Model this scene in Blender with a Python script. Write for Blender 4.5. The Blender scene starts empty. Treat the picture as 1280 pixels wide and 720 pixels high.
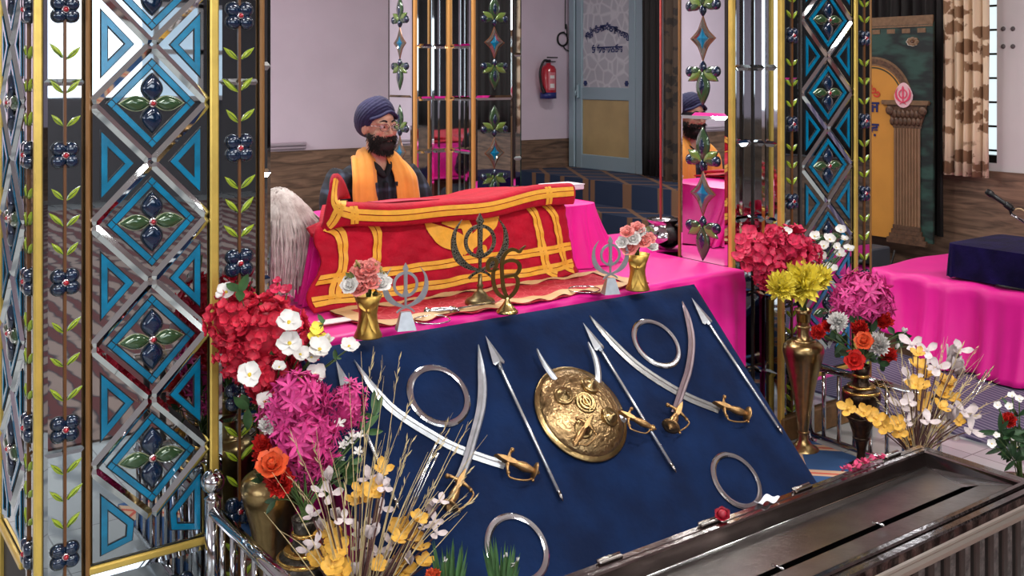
import bpy, math, random
from mathutils import Vector as V, Matrix
rnd = random.Random(11)
SC = bpy.context.scene
COL = SC.collection
PI = math.pi
# ---------------------------------------------------------------- viewpoint (world: x along palki front, y into palki, z up; metres)
CAM = V((0, -2.74, 1.5)); FW = V((.5866, .8099, 0)); RT = V((.8099, -.5866, 0)); FP = 1275.; HZ = 95.
def ray(px, py): return FW + RT*((px-640)/FP) + V((0, 0, (HZ-py)/FP))
def at_z(px, py, z): r = ray(px, py); return CAM + r*((z-CAM.z)/r.z)
def at_y(px, py, y): r = ray(px, py); return CAM + r*((y-CAM.y)/r.y)
def at_x(px, py, x): r = ray(px, py); return CAM + r*((x-CAM.x)/r.x)
def at_d(px, py, d): return CAM + ray(px, py)*d

def lin(c): return tuple(((x/255)/12.92 if x/255 <= .04045 else ((x/255+.055)/1.055)**2.4) for x in c)
MATS = {}
def mat(name, col, rough=.5, metal=0., var=0., scale=8., bump=0., bscale=None, sheen=0., coat=0., spec=.5, emit=0., trans=0., alpha=1., col2=None, sss=0.):
    """procedural material; var / col2 mix a noise-driven second colour, bump adds noise relief"""
    if name in MATS: return MATS[name]
    m = bpy.data.materials.new(name); m.use_nodes = True
    nt = m.node_tree; b = nt.nodes['Principled BSDF']
    c = lin(col)
    b.inputs['Base Color'].default_value = (*c, 1)
    b.inputs['Roughness'].default_value = rough; b.inputs['Metallic'].default_value = metal
    b.inputs['Specular IOR Level'].default_value = spec
    b.inputs['Sheen Weight'].default_value = sheen; b.inputs['Coat Weight'].default_value = coat
    b.inputs['Transmission Weight'].default_value = trans; b.inputs['Alpha'].default_value = alpha
    if sss: b.inputs['Subsurface Weight'].default_value = sss; b.inputs['Subsurface Radius'].default_value = (.02, .008, .005)
    if emit:
        b.inputs['Emission Color'].default_value = (*c, 1); b.inputs['Emission Strength'].default_value = emit
    tc = nt.nodes.new('ShaderNodeTexCoord')
    if var or col2:
        n = nt.nodes.new('ShaderNodeTexNoise'); n.inputs['Scale'].default_value = scale; n.inputs['Detail'].default_value = 5
        nt.links.new(tc.outputs['Object'], n.inputs['Vector'])
        mx = nt.nodes.new('ShaderNodeMix'); mx.data_type = 'RGBA'
        mr = nt.nodes.new('ShaderNodeMapRange'); mr.inputs[1].default_value = .35; mr.inputs[2].default_value = .65
        nt.links.new(n.outputs['Fac'], mr.inputs[0]); nt.links.new(mr.outputs[0], mx.inputs[0])
        d = lin(col2) if col2 else tuple(max(0, x*(1-var)) for x in c)
        mx.inputs[6].default_value = (*c, 1); mx.inputs[7].default_value = (*d, 1)
        nt.links.new(mx.outputs[2], b.inputs['Base Color'])
    if bump:
        n2 = nt.nodes.new('ShaderNodeTexNoise'); n2.inputs['Scale'].default_value = bscale or scale*3; n2.inputs['Detail'].default_value = 4
        nt.links.new(tc.outputs['Object'], n2.inputs['Vector'])
        bp = nt.nodes.new('ShaderNodeBump'); bp.inputs['Strength'].default_value = bump; bp.inputs['Distance'].default_value = .01
        nt.links.new(n2.outputs['Fac'], bp.inputs['Height']); nt.links.new(bp.outputs[0], b.inputs['Normal'])
    MATS[name] = m
    return m
def nodes(name, rough=.5, metal=0., sheen=0.):
    m = bpy.data.materials.new(name); m.use_nodes = True; nt = m.node_tree; b = nt.nodes['Principled BSDF']
    b.inputs['Roughness'].default_value = rough; b.inputs['Metallic'].default_value = metal; b.inputs['Sheen Weight'].default_value = sheen
    MATS[name] = m
    N = lambda t, **k: _node(nt, t, k)
    return m, nt, b, N, nt.links.new
def _node(nt, t, k):
    n = nt.nodes.new('ShaderNode'+t)
    for a, v in k.items():
        if a.startswith('i_'): n.inputs[int(a[2:])].default_value = v
        else: setattr(n, a, v)
    return n

OFF = {}
class MB:
    """collects shapes, build() links them as ONE mesh object"""
    def __init__(s): s.v = []; s.f = []; s.m = []; s.s = []
    def add(s, vs, fs, M=None, smooth=False, m=0):
        o = len(s.v)
        s.v += [tuple(M @ V(p)) if M is not None else tuple(p) for p in vs]
        for f in fs: s.f.append([i+o for i in f]); s.m.append(m); s.s.append(smooth)
    def box(s, c, sz, M=None, bev=0., m=0):
        x, y, z = [q/2 for q in sz]; cx, cy, cz = c
        if bev <= 0:
            vs = [(cx+a*x, cy+b*y, cz+d*z) for a in (-1, 1) for b in (-1, 1) for d in (-1, 1)]
            fs = [(0, 1, 3, 2), (4, 6, 7, 5), (0, 4, 5, 1), (2, 3, 7, 6), (0, 2, 6, 4), (1, 5, 7, 3)]
            s.add(vs, fs, M, False, m)
        else:
            b = min(bev, x*.9, y*.9, z*.9)
            P = lambda ex, ey: [(cx-ex, cy-ey), (cx+ex, cy-ey), (cx+ex, cy+ey), (cx-ex, cy+ey)]
            oct_ = [(cx-x+b, cy-y), (cx+x-b, cy-y), (cx+x, cy-y+b), (cx+x, cy+y-b), (cx+x-b, cy+y), (cx-x+b, cy+y), (cx-x, cy+y-b), (cx-x, cy-y+b)]
            inn = [(cx-x+b, cy-y+b), (cx+x-b, cy-y+b), (cx+x-b, cy-y+b), (cx+x-b, cy+y-b), (cx+x-b, cy+y-b), (cx-x+b, cy+y-b), (cx-x+b, cy+y-b), (cx-x+b, cy-y+b)]
            vs = []
            for ring, zz in ((inn, cz-z), (oct_, cz-z+b), (oct_, cz+z-b), (inn, cz+z)): vs += [(p[0], p[1], zz) for p in ring]
            fs = [tuple(range(7, -1, -1)), tuple(range(24, 32))]
            for k in range(3):
                for i in range(8): j = (i+1) % 8; fs.append((k*8+i, k*8+j, k*8+8+j, k*8+8+i))
            s.add(vs, fs, M, False, m)
    def prism(s, poly, z0, z1, M=None, m=0, bev=0., smooth=False):
        """extrude a 2-D polygon; bev insets the top cap"""
        n = len(poly)
        cx = sum(p[0] for p in poly)/n; cy = sum(p[1] for p in poly)/n
        vs = [(p[0], p[1], z0) for p in poly]+[(p[0], p[1], z1-bev) for p in poly]
        fs = [tuple(range(n-1, -1, -1))]+[(i, (i+1) % n, n+(i+1) % n, n+i) for i in range(n)]
        if bev:
            R0 = max(math.hypot(p[0]-cx, p[1]-cy) for p in poly); k = max(.2, 1-bev*1.5/R0)
            vs += [(cx+(p[0]-cx)*k, cy+(p[1]-cy)*k, z1) for p in poly]
            fs += [(n+i, n+(i+1) % n, 2*n+(i+1) % n, 2*n+i) for i in range(n)]; fs.append(tuple(range(2*n, 3*n)))
        else: fs.append(tuple(range(n, 2*n)))
        s.add(vs, fs, M, smooth, m)
    def lathe(s, prof, n=24, M=None, m=0, smooth=True, wob=None):
        vs = []; fs = []
        for (r, z) in prof:
            for i in range(n):
                a = 2*PI*i/n; q = r*(wob(a, z) if wob else 1)
                vs.append((q*math.cos(a), q*math.sin(a), z))
        for k in range(len(prof)-1):
            for i in range(n): j = (i+1) % n; fs.append((k*n+i, k*n+j, (k+1)*n+j, (k+1)*n+i))
        closed = prof[0] == prof[-1]
        if prof[0][0] > 1e-5 and not closed: fs.append(tuple(range(n-1, -1, -1)))
        if prof[-1][0] > 1e-5 and not closed: L = (len(prof)-1)*n; fs.append(tuple(range(L, L+n)))
        s.add(vs, fs, M, smooth, m)
    def tube(s, pts, r, n=8, M=None, m=0, smooth=True, flat=1., up=None):
        """swept tube through pts; r a number or a list; flat squashes along the frame's second axis"""
        pts = [V(p) for p in pts]; L = len(pts); rs = r if isinstance(r, (list, tuple)) else [r]*L
        vs = []; fs = []; pv = None
        for i, p in enumerate(pts):
            t = (pts[min(i+1, L-1)]-pts[max(i-1, 0)])
            t = t.normalized() if t.length > 1e-9 else V((0, 0, 1))
            if up is not None: a = V(up).cross(t)
            elif pv is not None: a = pv-t*pv.dot(t)
            else: a = t.orthogonal()
            if a.length < 1e-6: a = t.orthogonal()
            a.normalize(); b = t.cross(a); pv = a
            for k in range(n):
                q = 2*PI*k/n; vs.append(p+a*(rs[i]*math.cos(q))+b*(rs[i]*flat*math.sin(q)))
        for i in range(L-1):
            for k in range(n): j = (k+1) % n; fs.append((i*n+k, i*n+j, (i+1)*n+j, (i+1)*n+k))
        fs.append(tuple(range(n-1, -1, -1))); fs.append(tuple(range((L-1)*n, L*n)))
        s.add(vs, fs, M, smooth, m)
    def grid(s, fn, nu, nv, M=None, m=0, smooth=True, closed=False):
        vs = [fn(i/(nu if closed else nu), j/nv) for j in range(nv+1) for i in range(nu if closed else nu+1)]
        W = nu if closed else nu+1; fs = []
        for j in range(nv):
            for i in range(nu):
                k = (i+1) % W; fs.append((j*W+i, j*W+k, (j+1)*W+k, (j+1)*W+i))
        s.add(vs, fs, M, smooth, m)
    def sheet(s, fn, nu, nv, th, m=0, M=None, nrm=None):
        """a cloth sheet with thickness: two surfaces joined round the border"""
        W = nu+1; top = [V(fn(i/nu, j/nv)) for j in range(nv+1) for i in range(W)]
        bot = []
        for j in range(nv+1):
            for i in range(W):
                a = top[j*W+min(i+1, nu)]-top[j*W+max(i-1, 0)]; b = top[min(j+1, nv)*W+i]-top[max(j-1, 0)*W+i]
                q = a.cross(b); q = q.normalized() if q.length > 1e-12 else V((0, 0, 1))
                bot.append(top[j*W+i]-q*th)
        n = len(top); fs = []
        for j in range(nv):
            for i in range(nu):
                A = (j*W+i, j*W+i+1, (j+1)*W+i+1, (j+1)*W+i); fs.append(A); fs.append(tuple(n+q for q in A[::-1]))
        bd = [j*W for j in range(nv, 0, -1)]+list(range(0, nu))+[j*W+nu for j in range(0, nv)]+[nv*W+i for i in range(nu, 0, -1)]
        for k in range(len(bd)): a = bd[k]; b = bd[(k+1) % len(bd)]; fs.append((b, a, n+a, n+b))
        s.add(top+bot, fs, M, True, m)
    def ball(s, c, r, n=12, M=None, m=0, smooth=True):
        rx, ry, rz = r if isinstance(r, (list, tuple)) else (r, r, r)
        h = max(4, n//2); vs = [(c[0], c[1], c[2]-rz)]; fs = []
        for j in range(1, h):
            a = -PI/2+PI*j/h
            for i in range(n): b = 2*PI*i/n; vs.append((c[0]+rx*math.cos(a)*math.cos(b), c[1]+ry*math.cos(a)*math.sin(b), c[2]+rz*math.sin(a)))
        vs.append((c[0], c[1], c[2]+rz)); T = len(vs)-1
        for i in range(n): fs.append((0, 1+(i+1) % n, 1+i)); fs.append((T, 1+(h-2)*n+i, 1+(h-2)*n+(i+1) % n))
        for j in range(h-2):
            for i in range(n): k = (i+1) % n; fs.append((1+j*n+i, 1+j*n+k, 1+(j+1)*n+k, 1+(j+1)*n+i))
        s.add(vs, fs, M, smooth, m)
    def petal(s, c, d, n, L, W, cup=.3, tip=.6, m=0, seg=4, base=.25):
        """curved petal from c along direction d, face normal n; cup bends it up, tip is where it is widest"""
        d = V(d).normalized(); n = V(n); n = (n-d*n.dot(d))
        n = n.normalized() if n.length > 1e-6 else d.orthogonal().normalized(); w = d.cross(n); vs = []; fs = []
        for i in range(seg+1):
            t = i/seg
            wd = W*(base+(1-base)*math.sin(PI/2*min(1, t/tip)) if t < tip else math.cos(PI/2*(t-tip)/(1-tip))**.6 if t < 1 else .02)*.5
            for k in (-1, 0, 1):
                vs.append(V(c)+d*(L*t)+n*(L*cup*t*t+(abs(k)*W*.16))+w*(k*wd))
        for i in range(seg):
            for k in (0, 1): a = i*3+k; fs.append((a, a+1, a+4, a+3))
        s.add(vs, fs, None, True, m)
    def build(s, name, mats, parent=None, origin=None, mods=None):
        mats = mats if isinstance(mats, (list, tuple)) else [mats]
        me = bpy.data.meshes.new(name)
        if parent is not None: off = OFF.get(parent.name, V((0, 0, 0)))
        elif origin is not None: off = V(origin)
        else:
            xs = [p[0] for p in s.v]; ys = [p[1] for p in s.v]; zs = [p[2] for p in s.v]
            off = V(((min(xs)+max(xs))/2, (min(ys)+max(ys))/2, min(zs)))
        me.from_pydata([tuple(V(p)-off) for p in s.v], [], s.f)
        for q in mats: me.materials.append(q)
        me.polygons.foreach_set('material_index', s.m); me.polygons.foreach_set('use_smooth', s.s)
        me.update()
        o = bpy.data.objects.new(name, me); COL.objects.link(o)
        if parent is not None: o.parent = parent
        else: o.location = off
        OFF[o.name] = off
        return o
def bake(o):
    """apply an object's modifiers"""
    dg = bpy.context.evaluated_depsgraph_get(); dg.update()
    me = bpy.data.meshes.new_from_object(o.evaluated_get(dg)); o.modifiers.clear(); o.data = me
    return o
def tag(o, label, cat, group=None, kind=None):
    o['label'] = label; o['category'] = cat
    if group: o['group'] = group
    if kind: o['kind'] = kind
    return o
def thing(name, label, cat, loc, group=None, kind=None):
    o = bpy.data.objects.new(name, None); COL.objects.link(o); o.location = loc; o.empty_display_size = .05
    OFF[o.name] = V(loc); return tag(o, label, cat, group, kind)
def struct(o): o['kind'] = 'structure'; return o
def frame(o, x, y, z=None):
    """matrix with origin o and axes x, y, (z)"""
    x = V(x).normalized(); y = V(y); y = (y-x*y.dot(x)).normalized(); z = x.cross(y)
    M = Matrix((x, y, z)).transposed().to_4x4(); M.translation = V(o); return M
def axis(o, z, hint=(0, 0, 1)):
    """matrix whose z axis points along z"""
    z = V(z).normalized(); x = V(hint).cross(z)
    if x.length < 1e-4: x = z.orthogonal()
    x.normalize(); y = z.cross(x); M = Matrix((x, y, z)).transposed().to_4x4(); M.translation = V(o); return M
def spline(pts, n):
    """Catmull-Rom resample"""
    P = [V(p) if len(p) == 3 else V((p[0], p[1], 0)) for p in pts]; L = len(P)-1; out = []
    for i in range(n+1):
        t = i/n*L; k = min(int(t), L-1); f = t-k
        a, b, c, d = P[max(k-1, 0)], P[k], P[k+1], P[min(k+2, L)]
        out.append(.5*((2*b)+(c-a)*f+(2*a-5*b+4*c-d)*f*f+(3*b-a-3*c+d)*f**3))
    return out
def text_mesh(mb, body, size, M, depth=.002, m=0, mirror=False, align='CENTER', bold=0.):
    c = bpy.data.curves.new('lettering', 'FONT'); c.body = body; c.size = size; c.align_x = align; c.align_y = 'CENTER'; c.resolution_u = 3; c.offset = bold
    o = bpy.data.objects.new('lettering', c); COL.objects.link(o)
    dg = bpy.context.evaluated_depsgraph_get(); dg.update()
    me = bpy.data.meshes.new_from_object(o.evaluated_get(dg))
    vs = [((-p.co.x if mirror else p.co.x), p.co.y, depth) for p in me.vertices]; fs = [tuple(p.vertices) for p in me.polygons]
    mb.add(vs, fs, M, False, m)
    bpy.data.objects.remove(o); bpy.data.curves.remove(c); bpy.data.meshes.remove(me)

# ---------------------------------------------------------------- shared materials
mirror = mat('mirror_glass', (176, 184, 190), .015, 1.)
clearm = mat('clear_mirror', (222, 226, 228), .015, 1.)
bevelm = mat('bevelled_mirror', (206, 212, 214), .03, 1.)
goldp = mat('gold_strip', (222, 190, 96), .32, .55, var=.15, scale=20)
goldw = mat('brown_strip', (132, 92, 48), .4, .3)
darkw = mat('dark_core', (40, 32, 28), .6)
woodb = mat('wooden_plinth', (122, 88, 48), .45, 0, var=.4, scale=30)
bglass = mat('blue_glass', (0, 124, 166), .22, .15, var=.35, scale=18, coat=.4)
dkglass = mat('dark_blue_glass', (12, 40, 70), .07, .1, coat=1., var=.5, scale=60)
gglass = mat('green_glass', (52, 80, 50), .08, .2, coat=.8)
leadm = mat('black_outline', (14, 16, 20), .4)
olive = mat('olive_outline', (150, 158, 120), .3, .5)
leafg = mat('yellow_green_leaf', (150, 172, 40), .3, 0, coat=.4)
leafd = mat('leaf_midrib', (52, 80, 16), .4)
stemb = mat('brown_vine_stem', (96, 58, 22), .4)
jewel = mat('red_jewel', (170, 20, 40), .05, .2, coat=1.)
silverr = mat('silver_bezel', (220, 205, 205), .15, 1.)
amber = mat('amber_outline', (120, 74, 44), .3, .3)
steel = mat('polished_steel', (205, 207, 210), .14, 1.)
steelb = mat('blade_steel', (200, 206, 212), .34, .85, var=.2, scale=30)
steeld = mat('dull_steel', (176, 170, 165), .22, 1., var=.35, scale=14)
chrome = mat('chrome_tube', (200, 200, 203), .08, 1.)
brass = mat('polished_brass', (172, 146, 100), .28, 1., var=.3, scale=25, bump=.12, bscale=60)
brassd = mat('dark_brass', (70, 56, 46), .28, .9, var=.6, scale=26, bump=.3, bscale=70)
brassh = mat('hilt_brass', (188, 148, 98), .36, .9, var=.35, scale=60)
goldf = mat('gold_foil_vase', (204, 166, 84), .42, .9, var=.3, scale=50)
redc = mat('red_velvet', (188, 6, 42), .75, 0, var=.25, scale=14, bump=.5, bscale=40, sheen=.04, spec=.25)
yelc = mat('yellow_ribbon', (244, 176, 54), .6, 0, var=.12, scale=40, bump=.2, bscale=120)
pinkc = mat('pink_satin', (238, 20, 152), .46, 0, var=.10, scale=5, sheen=.05)
navyv = mat('navy_velvet', (10, 36, 76), .85, 0, col2=(6, 24, 56), scale=7, bump=.25, bscale=45, sheen=.03, spec=.15)
navyb = mat('dark_navy_velvet', (24, 14, 66), .8, 0, var=.6, scale=9, bump=.3, bscale=50, sheen=.03, spec=.1)
white = mat('white_paint', (226, 222, 220), .6)
black = mat('black_plastic', (16, 15, 16), .4)
# ================================================================ ROOM
ZC = 3.2; XR = 6.45; YB = 5.18; XL = -5.; YF = -10.
def simple_box(name, lo, hi, m, st=True):
    b = MB(); b.box([(lo[i]+hi[i])/2 for i in range(3)], [hi[i]-lo[i] for i in range(3)]); o = b.build(name, m)
    return struct(o) if st else o
# marble floor with grey veins and joints
m, nt, b, N, L = nodes('marble_floor', .16)
tc = N('TexCoord'); br = N('TexBrick', offset=0.0); br.inputs['Scale'].default_value = 1.6; br.inputs['Mortar Size'].default_value = .004
br.inputs['Brick Width'].default_value = .5; br.inputs['Row Height'].default_value = .5
br.inputs['Color1'].default_value = (.46, .48, .47, 1); br.inputs['Color2'].default_value = (.38, .40, .40, 1); br.inputs['Mortar'].default_value = (.2, .2, .2, 1)
L(tc.outputs['Object'], br.inputs['Vector'])
wv = N('TexWave'); wv.inputs['Scale'].default_value = 1.3; wv.inputs['Distortion'].default_value = 9; wv.inputs['Detail'].default_value = 4
L(tc.outputs['Object'], wv.inputs['Vector']); mr = N('MapRange'); mr.inputs[1].default_value = .0; mr.inputs[2].default_value = .2; L(wv.outputs['Fac'], mr.inputs[0])
mx = N('Mix', data_type='RGBA'); mx.inputs[6].default_value = (.22, .24, .25, 1); L(mr.outputs[0], mx.inputs[0]); L(br.outputs['Color'], mx.inputs[7]); L(mx.outputs[2], b.inputs['Base Color'])
marble = m
simple_box('floor', (XL-.2, YF-.2, -.1), (XR+.2, YB+.2, 0), marble)
plaster = mat('plaster', (216, 198, 212), .8, 0, var=.08, scale=2.2, bump=.05, bscale=40)
plaster2 = mat('white_plaster', (214, 208, 208), .8, 0, var=.08, scale=2.5, bump=.05, bscale=40)
# wood-look dado
m, nt, b, N, L = nodes('wood_dado', .42)
tc = N('TexCoord'); mp = N('Mapping'); mp.inputs['Scale'].default_value = (.9, .9, 7); L(tc.outputs['Object'], mp.inputs['Vector'])
n = N('TexNoise'); n.inputs['Scale'].default_value = 3.2; n.inputs['Detail'].default_value = 8; n.inputs['Distortion'].default_value = 1.2; L(mp.outputs[0], n.inputs['Vector'])
cr = N('ValToRGB'); cr.color_ramp.elements[0].position = .3; cr.color_ramp.elements[0].color = (.055, .032, .022, 1); cr.color_ramp.elements[1].position = .7; cr.color_ramp.elements[1].color = (.27, .16, .105, 1)
L(n.outputs['Fac'], cr.inputs[0]); L(cr.outputs[0], b.inputs['Base Color'])
dado = m
simple_box('wall_back', (XL-.2, YB, 0), (XR+.2, YB+.2, ZC), plaster)
simple_box('wall_left', (XL-.2, YF, 0), (XL, YB, ZC), plaster)
simple_box('wall_front', (XL-.2, YF-.2, 0), (XR+.2, YF, ZC), mat('grey_wall_paint', (104, 102, 106), .8))
simple_box('ceiling', (XL-.2, YF-.2, ZC), (XR+.2, YB+.2, ZC+.1), white)
# right wall, with the window opening
wy0 = at_x(1246, 100, XR).y; wy1 = wy0+.85; wz0, wz1 = .93, 2.3
b = MB()
for lo, hi in (((XR, YF, 0), (XR+.2, wy0, ZC)), ((XR, wy1, 0), (XR+.2, YB, ZC)), ((XR, wy0, 0), (XR+.2, wy1, wz0)), ((XR, wy0, wz1), (XR+.2, wy1, ZC))):
    b.box([(lo[i]+hi[i])/2 for i in range(3)], [hi[i]-lo[i] for i in range(3)])
struct(b.build('wall_right', plaster2))
DZ = .88
b = MB(); b.box(((XL+XR)/2, YB-.012, DZ/2), (XR-XL, .024, DZ)); struct(b.build('trim_1', dado))
b = MB(); b.box((XR-.012, (YF+3.1)/2, DZ/2), (.024, 3.1-YF, DZ)); struct(b.build('trim_2', dado))
b = MB(); b.tube([(XL, YB-.02, .935), (3.6, YB-.02, .935)], .016, 8); b.tube([(XL, YB-.012, .905), (3.6, YB-.012, .905)], .012, 6); struct(b.build('trim_3', plaster))
b = MB(); b.box((XL+.012, (YF+YB)/2, DZ/2), (.024, YB-YF, DZ)); struct(b.build('trim_4', dado))
# window: frame, bars, pale daylight pane
pane = mat('daylight_pane', (214, 232, 238), .2, emit=1.0)
wf = struct(MB().build('x', white) if False else simple_box('window_1', (XR+.1, wy0, wz0), (XR+.11, wy1, wz1), pane))
b = MB()
for k in range(9): b.box((XR+.06, (wy0+wy1)/2, wz0+.08+k*(wz1-wz0-.1)/8), (.014, wy1-wy0, .014))
for k in range(6): b.box((XR+.075, wy0+.02+k*(wy1-wy0-.04)/5, (wz0+wz1)/2), (.02, .02, wz1-wz0))
b.box((XR+.06, (wy0+wy1)/2, wz0+.02), (.06, wy1-wy0, .06))
o = b.build('window_grille', black, wf)
# windows of the hall behind the viewpoint, seen only in the mirrors
k = 2
for (x, w) in ((-3.2, 1.1), (-1., 1.1), (1.4, 1.1), (3.8, 1.1)):
    o = simple_box('window_%d' % k, (x-w/2, YF+.005, 1.25), (x+w/2, YF+.03, 2.35), mat('hall_pane', (206, 226, 240), .3, emit=1.)); struct(o); k += 1
    b = MB()
    for q in (-.5, 0, .5): b.box((x+q*w, YF+.045, 1.8), (.06, .05, 1.2))
    for q in (1.22, 1.8, 2.38): b.box((x, YF+.045, q), (w+.06, .05, .06))
    b.build('window_frame', white, o)
# dais with carpeted steps below the door
m, nt, b, N, L = nodes('navy_orange_carpet', .9)
tc = N('TexCoord')
def lines(scale, rot):
    mp = N('Mapping'); mp.inputs['Rotation'].default_value = (0, 0, rot); L(tc.outputs['Object'], mp.inputs['Vector'])
    w = N('TexWave'); w.inputs['Scale'].default_value = scale; w.inputs['Distortion'].default_value = .3; L(mp.outputs[0], w.inputs['Vector'])
    r = N('MapRange'); r.inputs[1].default_value = .93; r.inputs[2].default_value = .97; L(w.outputs['Fac'], r.inputs[0]); return r
l1 = lines(1.1, .55); l2 = lines(1.1, -.75)
ad = N('Math', operation='MAXIMUM'); L(l1.outputs[0], ad.inputs[0]); L(l2.outputs[0], ad.inputs[1])
mx = N('Mix', data_type='RGBA'); mx.inputs[6].default_value = (*lin((30, 46, 74)), 1); mx.inputs[7].default_value = (*lin((126, 92, 68)), 1)
L(ad.outputs[0], mx.inputs[0]); L(mx.outputs[2], b.inputs['Base Color']); carpetn = m
b = MB()
b.box((6.09, 3.8, .3), (.7, 2.7, .6)); b.box((5.56, 3.8, .2), (.36, 2.7, .4)); b.box((5.2, 3.8, .1), (.36, 2.7, .2))
struct(b.build('floor_steps', carpetn))
# door in the right wall
DX = XR-.03
A = at_x(722, 200, DX); B = at_x(796, 200, DX); zf = .6
alu = mat('blue_grey_aluminium', (150, 172, 182), .4, .3)
dr = thing('door_1', 'blue-grey framed door with lace glass above a plywood panel', 'door', (DX, (A.y+B.y)/2, zf), kind='structure')
y0, y1 = B.y, A.y; zt = 2.62; zm = 1.33
b = MB()
for yy in (y0+.045, y1-.045): b.box((DX, yy, (zf+zt)/2), (.045, .09, zt-zf), bev=.006)
for zz, h in ((zf+.07, .14), (zm, .12), (zt-.05, .1)): b.box((DX, (y0+y1)/2, zz), (.04, y1-y0-.1, h), bev=.006)
b.build('door_frame', alu, dr)
ply = mat('plywood', (176, 152, 106), .5, 0, var=.18, scale=4)
b = MB(); b.box((DX, (y0+y1)/2, (zf+zm)/2), (.016, y1-y0-.16, zm-zf-.12)); b.build('door_panel', ply, dr)
m, nt, bb, N, L = nodes('lace_glass', .25)
tc = N('TexCoord'); vo = N('TexVoronoi', feature='DISTANCE_TO_EDGE'); vo.inputs['Scale'].default_value = 8; L(tc.outputs['Object'], vo.inputs['Vector'])
mr = N('MapRange'); mr.inputs[1].default_value = .02; mr.inputs[2].default_value = .12; L(vo.outputs['Distance'], mr.inputs[0])
mx = N('Mix', data_type='RGBA'); mx.inputs[6].default_value = (.52, .52, .56, 1); mx.inputs[7].default_value = (.40, .40, .45, 1); L(mr.outputs[0], mx.inputs[0]); L(mx.outputs[2], bb.inputs['Base Color'])
b = MB(); b.box((DX, (y0+y1)/2, (zm+zt)/2), (.012, y1-y0-.16, zt-zm-.1)); b.build('glass_pane', m, dr)
b = MB()
Mt = lambda y, z: frame((DX-.008, y, z), (0, -1, 0), (0, 0, 1))
yc = (y0+y1)/2; blu = mat('blue_lettering', (28, 44, 96), .5)
wl = ['ਵਿਚੋਂ', 'ਸਾਂਝਾ', 'ਨੰ:', 'ਕਰੋ', 'ਗੁਰਸਿੱਖ']
ws = [(-.235, -.055, .35), (-.12, .0, .12), (-.0, .02, .02), (.115, .0, -.12), (.24, -.05, -.3)]
for (t, (q, dz, a)) in zip(['ਜਿਥੇ', 'ਕਾਦੀਆਂ', 'ਨੰਕਟ', 'ਪਾਠ', 'ਗੁਰਬਾਣੀ'], ws):
    P = (DX-.008, yc-q, 1.88+dz+.06); text_mesh(b, t, .078, frame(P, (0, -math.cos(a), math.sin(a)), (0, math.sin(a), math.cos(a))), .003, mirror=True, bold=.003)
for q, t in ((-.17, 'ਦੇ'), (-.06, 'ਵਾਲੇ'), (.07, 'ਨਾਲ'), (.19, 'ਲਵੋ')):
    text_mesh(b, t, .082, frame((DX-.008, yc-q, 1.75), (0, -1, 0), (0, 0, 1)), .003, mirror=True, bold=.003)
b.build('door_lettering', blu, dr)
b = MB()
for yy in (y0+.13, y1-.13):
    for zz in (zm+.1, 2.33):
        Mx = frame((DX-.006, yy, zz), (0, -1, 0), (0, 0, 1))
        for k in range(6): a = k*PI/3; b.ball((.018*math.cos(a), .018*math.sin(a), .002), (.011, .011, .006), 8, Mx)
        b.ball((0, 0, .004), (.01, .01, .008), 8, Mx)
b.build('rosette', blu, dr)
b = MB(); b.box((DX-.035, y1-.045, zm+.02), (.03, .03, .14), bev=.008); b.tube([(DX-.05, y1-.045, zm-.03), (DX-.07, y1-.045, zm), (DX-.05, y1-.045, zm+.04)], .008, 6); b.build('door_handle', alu, dr)
# door jamb: one frame post left of the leaf, one right of it
b = MB(); b.box((DX, y1+.06, (zf+zt)/2), (.06, .09, zt-zf), bev=.008); b.build('jamb', alu, dr)
b = MB(); b.box((DX, y0-.06, (zf+zt)/2), (.06, .1, zt-zf), bev=.008); b.build('jamb', alu, dr)
# ------------------------------------------------ back-wall fittings
def wall_back_xy(px, py, off=.0): return at_y(px, py, YB-off)
c = wall_back_xy(683, 102, .05)
fe = thing('fire_extinguisher', 'red fire extinguisher with black hose hung on the grey back wall', 'fire extinguisher', (c.x, c.y, c.z-.17))
redp = mat('extinguisher_red', (176, 24, 42), .3, 0, coat=.5)
b = MB(); b.lathe([(.0, -.17), (.075, -.165), (.078, -.155), (.078, .12), (.06, .15), (.025, .165), (.025, .18), (0, .18)], 20, Matrix.Translation(c-V((0, .03, 0)))); b.build('cylinder_body', redp, fe)
b = MB(); b.lathe([(.0795, -.165), (.0795, -.105)], 20, Matrix.Translation(c-V((0, .03, 0)))); b.build('blue_band', mat('band_blue', (36, 44, 110), .4), fe)
b = MB(); Mx = Matrix.Translation(c-V((0, .03, 0)))
for a0, a1, z0, z1, mi in ((-2.2, -1.2, -.08, .09, 0), (-2., -1.4, -.06, -.02, 1), (-2., -1.4, .03, .06, 1)):
    rr = .0795+.001*mi
    b.grid(lambda s, t: (rr*math.cos(a0+(a1-a0)*s), rr*math.sin(a0+(a1-a0)*s), z0+(z1-z0)*t), 8, 2, Mx, mi)
b.build('label_sticker', [mat('sticker_pink', (206, 120, 130), .5), white], fe)
b = MB(); b.box((c.x, c.y-.03, c.z+.2), (.05, .03, .03), bev=.006); b.box((c.x+.05, c.y-.03, c.z+.235), (.12, .02, .012), Matrix.Identity(4)); b.box((c.x+.04, c.y-.03, c.z+.195), (.09, .018, .01))
b.build('valve_handle', black, fe)
b = MB(); b.box((c.x, YB-.02, c.z+.06), (.10, .04, .03), bev=.004); b.build('wall_bracket', black, fe)
b = MB(); b.tube(spline([(c.x, c.y-.04, c.z+.2), (c.x-.07, c.y-.05, c.z+.2), (c.x-.115, c.y-.05, c.z+.1), (c.x-.1, c.y-.05, c.z-.03), (c.x-.07, c.y-.06, c.z-.11)], 18), [.012]*14+[.014, .017, .02, .021, .022], 8); b.build('hose', black, fe)
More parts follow.
